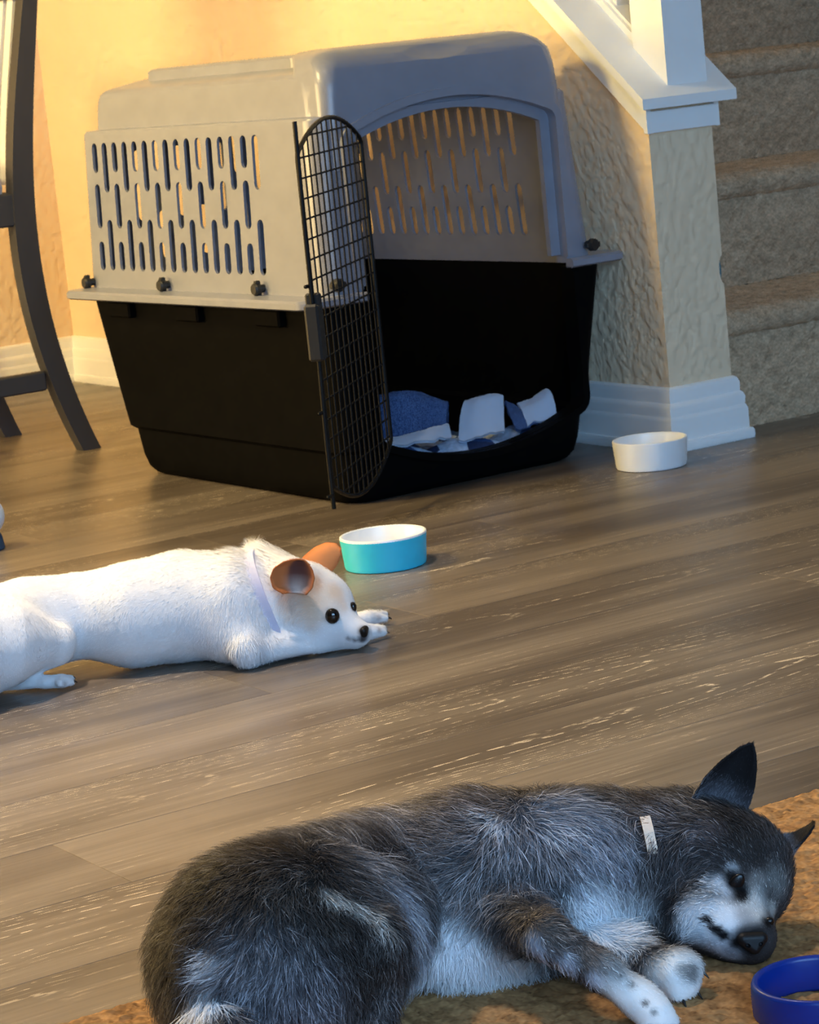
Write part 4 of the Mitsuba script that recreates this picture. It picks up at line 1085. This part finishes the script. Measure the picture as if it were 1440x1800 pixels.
WHITE_COAT = [[-0.1128, 2.8039, 0.0696, 0.0388, (222, 200, 176), 0.8], [-0.1282, 2.7998, 0.0662, 0.0251, (200, 150, 106), 0.75], [-0.1371, 2.8008, 0.0692, 0.0163, (168, 112, 70), 0.85], [-0.1111, 2.8101, 0.0834, 0.015, (186, 132, 88), 0.7], [-0.0883, 2.8172, 0.0686, 0.015, (210, 176, 140), 0.6], [-0.1121, 2.8016, 0.0406, 0.0188, (212, 176, 142), 0.45], [-0.0834, 2.8123, 0.054, 0.0113, (206, 172, 140), 0.5], [-0.1399, 2.8011, 0.0601, 0.0226, (228, 222, 214), 0.6], [-0.1012, 2.803, 0.0272, 0.0188, (226, 228, 232), 0.9], [-0.0652, 2.8037, 0.024, 0.0125, (190, 190, 194), 0.6], [-0.0633, 2.8044, 0.0163, 0.0075, (70, 66, 68), 0.9], [-0.0622, 2.8044, 0.0242, 0.0088, (36, 32, 34), 1], [-0.066, 2.8041, 0.0159, 0.0056, (56, 50, 52), 0.9], [-0.0738, 2.8053, 0.0156, 0.0044, (70, 64, 66), 0.8], [-0.0802, 2.8056, 0.0181, 0.0044, (90, 84, 86), 0.7], [-0.0952, 2.803, 0.0452, 0.0107, (40, 32, 30), 1], [-0.1043, 2.8023, 0.0511, 0.0063, (200, 190, 182), 0.5], [-0.0724, 2.822, 0.0473, 0.005, (30, 26, 26), 0.9], [-0.0893, 2.8081, 0.0541, 0.0088, (206, 196, 188), 0.6], [-0.3883, 2.7662, 0.0087, 0.005, (120, 110, 108), 0.6], [-0.0462, 2.9252, 0.0115, 0.005, (150, 130, 120), 0.6], [-0.0464, 2.8574, 0.0121, 0.005, (150, 130, 120), 0.6]]
WHITE_FLOW = [[-0.393, 2.807, 0.098, -0.995, -0.017, -0.095], [-0.3, 2.808, 0.101, -0.995, -0.017, -0.095], [-0.234, 2.806, 0.099, -0.982, -0.033, -0.186], [-0.391, 2.766, 0.07, -0.678, -0.129, -0.724], [-0.305, 2.791, 0.063, -0.856, -0.09, -0.508], [-0.234, 2.79, 0.055, -0.463, -0.155, -0.873], [-0.204, 2.784, 0.058, -0.199, -0.172, -0.965], [-0.193, 2.768, 0.029, -0.001, -0.175, -0.985], [-0.176, 2.866, 0.112, -0.316, 0.166, 0.934], [-0.15, 2.811, 0.094, -0.69, 0.127, 0.713], [-0.14, 2.801, 0.068, -0.571, -0.144, -0.808], [-0.111, 2.807, 0.077, -0.868, 0.087, 0.489], [-0.089, 2.81, 0.057, -0.735, 0.119, 0.667], [-0.095, 2.802, 0.033, -1.0, 0.0, 0.001], [-0.166, 2.793, 0.036, 0.096, -0.174, -0.98], [-0.438, 2.711, 0.067, 0.096, -0.174, -0.98], [-0.416, 2.773, 0.012, 0.995, -0.018, -0.099], [-0.143, 2.794, 0.021, 0.845, -0.094, -0.527], [-0.059, 2.816, 0.031, 0.995, -0.018, -0.099]]
WHITE_LENGTH = [[-0.3931, 2.8071, 0.0981, 0.005], [-0.3001, 2.8076, 0.1009, 0.005], [-0.2339, 2.8058, 0.0994, 0.005], [-0.3052, 2.7913, 0.0512, 0.006], [-0.2038, 2.784, 0.0577, 0.008], [-0.2004, 2.7695, 0.0248, 0.012], [-0.1762, 2.8661, 0.1116, 0.022], [-0.1457, 2.8066, 0.0927, 0.013], [-0.1395, 2.8013, 0.0685, 0.01], [-0.1111, 2.8073, 0.0774, 0.004], [-0.0889, 2.8099, 0.0575, 0.003], [-0.0952, 2.8024, 0.0332, 0.003], [-0.0652, 2.8037, 0.024, 0.0015], [-0.1662, 2.7931, 0.0357, 0.009], [-0.4383, 2.7111, 0.067, 0.005], [-0.4161, 2.7732, 0.012, 0.003], [-0.1432, 2.794, 0.0211, 0.004], [-0.0586, 2.8158, 0.0309, 0.0025]]
WHITE_EYE = [[-0.0952, 2.803, 0.0452]]
WHITE_EYE2 = [[-0.0722, 2.8239, 0.0484]]
WHITE_NOSE = [[-0.0622, 2.8044, 0.0242]]
WHITE_EAR_L = [[-0.1448, 2.789, 0.0783], [-0.1552, 2.789, 0.0857], [-0.157, 2.789, 0.0972], [-0.1522, 2.789, 0.1074], [-0.141, 2.789, 0.1132], [-0.1285, 2.789, 0.115], [-0.12, 2.789, 0.1135]]
WHITE_EAR_R = [[-0.1205, 2.789, 0.0745], [-0.113, 2.789, 0.0813], [-0.1093, 2.789, 0.0923], [-0.1108, 2.789, 0.1019], [-0.1144, 2.789, 0.1085], [-0.1171, 2.789, 0.112], [-0.1189, 2.789, 0.1128]]
WHITE_EAR2_L = [[-0.1337, 2.87, 0.086], [-0.1218, 2.87, 0.1016], [-0.1082, 2.87, 0.1106], [-0.0951, 2.87, 0.1144], [-0.0851, 2.87, 0.1127], [-0.0807, 2.87, 0.1064]]
WHITE_EAR2_R = [[-0.0999, 2.86, 0.0794], [-0.0933, 2.86, 0.0826], [-0.0883, 2.86, 0.0872], [-0.0839, 2.86, 0.0932], [-0.0807, 2.86, 0.1], [-0.0799, 2.86, 0.107]]
WHITE_COLLAR = [[-0.1772, 2.84, 0.1011], [-0.1567, 2.84, 0.0294]]

GREY_BASE = lin(72, 68, 68)


def dir_field(table):
    return lambda p: weighted(p, table, 3)


def len_field(table):
    return lambda p: weighted(p, table, 1)[:, 0]


# grey dog asleep on the rug
gm = body_mesh(GRAY_BONES, GRAY_BLEND, .0026, .0085)
gcoat = lambda p: paint(p, GREY_BASE, GRAY_COAT)
tag('dog', 'grey and black long-haired chihuahua asleep on its side on the rug', 'dog')
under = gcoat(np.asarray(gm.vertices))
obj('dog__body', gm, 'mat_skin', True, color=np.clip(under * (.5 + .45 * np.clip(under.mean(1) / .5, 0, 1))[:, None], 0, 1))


def no_eye(p):
    k = np.ones(len(p), bool)
    for c, r in ((GRAY_EYE[0], .0060), (GRAY_EYE2[0], .004), (GRAY_NOSE[0], .0085), (GRAY_NECK[0], .0050), (GRAY_NECK[1], .0056), (GRAY_NECK[2], .0045)):
        k &= np.linalg.norm(p - np.array(c), axis=1) > r
    return k


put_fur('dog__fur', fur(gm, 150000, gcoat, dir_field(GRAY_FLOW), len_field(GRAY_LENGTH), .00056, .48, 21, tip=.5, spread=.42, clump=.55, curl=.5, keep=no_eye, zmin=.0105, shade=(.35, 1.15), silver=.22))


def grey_ear(name, l, r, back, depth, seed):
    m, ss, tt = ear_shell(l, r, back, depth)
    c = np.array(lin(26, 24, 25))[None] * (1 - .0 * tt[:, None]) + (np.array(lin(96, 96, 104)) * .8)[None] * (np.clip(1 - tt * 2.6, 0, 1) * (1 - ss * .5))[:, None]
    key = obj(name, m, 'mat_skin', True, color=np.clip(c, 0, 1))
    ax = np.array(l[-1]) - (np.array(l[0]) + np.array(r[0])) / 2
    ax /= np.linalg.norm(ax)
    base = (np.array(l[0]) + np.array(r[0])) / 2
    ht = np.linalg.norm(np.array(l[-1]) - base)
    co = lambda p: np.array(lin(30, 28, 29))[None] + np.clip(.55 - ((p - base) @ ax / ht)[:, None], 0, 1) * np.array(lin(150, 150, 160))[None]
    put_fur(key + '__fur', fur(m, 3500, co, lambda p: np.tile(ax, (len(p), 1)), lambda p: .003 + .009 * np.clip(.5 - (p - base) @ ax / ht, 0, 1), .0004, .3, seed, tip=.3))
    return key


tag(grey_ear('dog__ear', GRAY_EAR_L, GRAY_EAR_R, (-.15, .95, .2), .011, 31), 'black upright ear')
grey_ear('dog__ear', GRAY_EAR2_L, GRAY_EAR2_R, (.2, .6, .6), .006, 32)
obj('dog__eye', ball(np.array(GRAY_EYE[0]) + (0, .0016, 0), (.0052, .0026, .0090), R=(0.1, .62, 0)), 'mat_lid', True)
obj('dog__eye', ball(np.array(GRAY_EYE2[0]) + (0, .0015, 0), (.0034, .003, .0030)), 'mat_lid', True)
nz = m3.Manifold.batch_hull([manifold(ball(np.array(GRAY_NOSE[0]) + d, r)) for d, r in (((-.006, 0, .003), (.0045,) * 3), ((.006, .001, .002), (.0045,) * 3), ((.001, -.001, -.004), (.004,) * 3))])
for s in (-1, 1):
    nz = nz - manifold(ball(np.array(GRAY_NOSE[0]) + (.0045 * s + .0005, -.005, -.0005), (.0018, .003, .0016)))
obj('dog__nose', nz, 'mat_nose', 50)
# beige collar, seen only where the coat parts
cc, ca = np.array([.1425, 1.792, .060]), np.array([.93, .05, .05])
ca /= np.linalg.norm(ca)
e1 = np.cross(ca, [0, 0, 1.0]); e1 /= np.linalg.norm(e1)
e2 = np.cross(ca, e1)
field = bone_field({k: v for k, v in GRAY_BONES.items() if k in ('torso', 'nape', 'skull')}, GRAY_BLEND)
ringp = []
for t in np.linspace(0, 2 * np.pi, 144, endpoint=False):
    u = e1 * math.cos(t) + e2 * math.sin(t)
    lo_, hi_ = 0.0, .09
    for _ in range(24):
        mid_ = (lo_ + hi_) / 2
        q = cc + u * mid_
        if field(*q.reshape(3, 1)).item() < 0:
            lo_ = mid_
        else:
            hi_ = mid_
    q = cc + u * lo_
    near = min(np.linalg.norm(q - (np.array(a) * (1 - s) + np.array(b) * s)) for a, b in zip(GRAY_NECK[:-1], GRAY_NECK[1:]) for s in (0, .25, .5, .75, 1))
    ringp.append((q + u * float(np.interp(near, [.005, .009], [.0036, -.003])), u))


def band(ring, axis, half, th):
    rings = []
    for q, u in ring:
        rings.append(np.array([q - axis * half, q - axis * half + u * th, q + axis * half + u * th, q + axis * half]))
    rings.append(rings[0])
    m = loft(rings, cap=False)
    m.fix_normals()
    return m


obj('dog__collar', band(ringp, ca, .0036, .0022), 'mat_collar_beige', 40)
tag('dog__collar', 'beige collar')
for t, sc in (((1180, 1796), 1), ((1162, 1802), 1), ((1140, 1803), 1)):
    pass
for key in ('toe1', 'toe2', 'toe3', 'toe4', 'toe5', 'toe6'):
    a, b = np.array(GRAY_BONES[key])[:, :3]
    d = (b - a) / np.linalg.norm(b - a)
    tipq = b + d * GRAY_BONES[key][1][3] * .8
    cl = tube([tipq - d * .002, tipq + d * .003 + np.array([0, 0, .0005]), tipq + d * .0065 - np.array([0, 0, .0015])], [.0014, .0011, .0003], 8)
    obj('dog__claw', cl, 'mat_claw', True)

# white dog lying on the boards
wm = body_mesh(WHITE_BONES, WHITE_BLEND, .0028)
wcoat = lambda p: paint(p, lin(222, 222, 224), WHITE_COAT)
tag('dog_001', 'white short-haired chihuahua with brown ears lying on the bare wood floor', 'dog')
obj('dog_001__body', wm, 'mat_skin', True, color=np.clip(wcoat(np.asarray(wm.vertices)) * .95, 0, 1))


def no_eye_w(p):
    k = np.ones(len(p), bool)
    for c, r in ((WHITE_EYE[0], .0075), (WHITE_EYE2[0], .004), (WHITE_NOSE[0], .006)):
        k &= np.linalg.norm(p - np.array(c), axis=1) > r
    return k


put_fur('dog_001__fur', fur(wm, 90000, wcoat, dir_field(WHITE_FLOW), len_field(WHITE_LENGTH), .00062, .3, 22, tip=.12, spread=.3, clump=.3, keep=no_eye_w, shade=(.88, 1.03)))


def brown_ear(name, l, r, back, depth, seed, inner, left=1.0):
    m, ss, tt = ear_shell(l, r, back, depth)
    sg = np.tile(np.tile(np.linspace(-1, 1, 13), (22, 1)).reshape(-1), 2)
    rimw = np.clip(ss ** 5 + np.clip((tt - .8) * 4, 0, 1) + np.clip((-.15 - sg) * 4, 0, 1) * left, 0, 1)[:, None]
    c = np.array(lin(*inner)) * (1 - rimw) + np.array(lin(182, 106, 60)) * rimw
    pale = (np.clip(1 - tt * 2.6, 0, 1) * np.clip(1.2 - np.abs(sg - .2) * 1.5, 0, 1) * left)[:, None]
    c = c * (1 - pale) + np.array(lin(206, 190, 182)) * pale
    key = obj(name, m, 'mat_skin', True, color=np.clip(c, 0, 1))
    base = (np.array(l[0]) + np.array(r[0])) / 2
    ax = np.array(l[-1]) - base
    ax /= np.linalg.norm(ax)
    from scipy.spatial import cKDTree
    kd = cKDTree(np.asarray(m.vertices))
    co = lambda p: c[kd.query(p)[1]]
    put_fur(key + '__fur', fur(m, 3500, co, lambda p: np.tile(ax, (len(p), 1)), lambda p: np.full(len(p), .0022), .0005, .25, seed, tip=.1, shade=(.8, 1.1)))
    return key


tag(brown_ear('dog_001__ear', WHITE_EAR_L, WHITE_EAR_R, (.1, .9, .1), .010, 33, (92, 58, 52)), 'rust brown ear')
brown_ear('dog_001__ear', WHITE_EAR2_L, WHITE_EAR2_R, (-.1, -.6, .5), .008, 34, (200, 128, 78), 0.0)
obj('dog_001__eye', ball(np.array(WHITE_EYE[0]) + (0, .001, 0), (.0082, .0062, .0088)), 'mat_eye', True)
obj('dog_001__eye', ball(np.array(WHITE_EYE2[0]), (.004, .004, .006)), 'mat_eye', True)
nw = m3.Manifold.batch_hull([manifold(ball(np.array(WHITE_NOSE[0]) + d, r)) for d, r in (((-.001, -.0035, .002), (.0040,) * 3), ((.001, .0040, .002), (.0040,) * 3), ((-.0005, 0, -.0025), (.0038,) * 3))])
obj('dog_001__nose', nw, 'mat_nose', 50)
cc, ca = (np.array(WHITE_COLLAR[0]) + np.array(WHITE_COLLAR[1])) / 2, np.array([.93, 0, .26])
ca /= np.linalg.norm(ca)
e1 = np.cross(ca, [0, 1.0, 0]); e1 /= np.linalg.norm(e1)
e2 = np.cross(ca, e1)
field = bone_field({k: v for k, v in WHITE_BONES.items() if k in ('torso', 'neck', 'skull', 'ruff', 'chest')}, WHITE_BLEND)
ringp = []
for t in np.linspace(0, 2 * np.pi, 72, endpoint=False):
    u = e1 * math.cos(t) + e2 * math.sin(t)
    lo_, hi_ = 0.0, .09
    for _ in range(24):
        mid_ = (lo_ + hi_) / 2
        q = cc + u * mid_
        if field(*q.reshape(3, 1)).item() < 0:
            lo_ = mid_
        else:
            hi_ = mid_
    ringp.append((cc + u * (lo_ + .0005), u))
obj('dog_001__collar', band(ringp, ca, .0055, .004), 'mat_collar_pale', 40)
tag('dog_001__collar', 'pale lavender collar')
for key in ('pf1', 'pf2', 'pn1', 'pn2', 'ft1', 'ft2'):
    a, b = np.array(WHITE_BONES[key])[:, :3]
    d = (b - a) / np.linalg.norm(b - a)
    tipq = b + d * WHITE_BONES[key][1][3] * .7
    cl = tube([tipq - d * .002, tipq + d * .002 + np.array([0, 0, .0005]), tipq + d * .005 - np.array([0, 0, .001])], [.0016, .0013, .0004], 8)
    obj('dog_001__claw', cl, 'mat_claw', True)
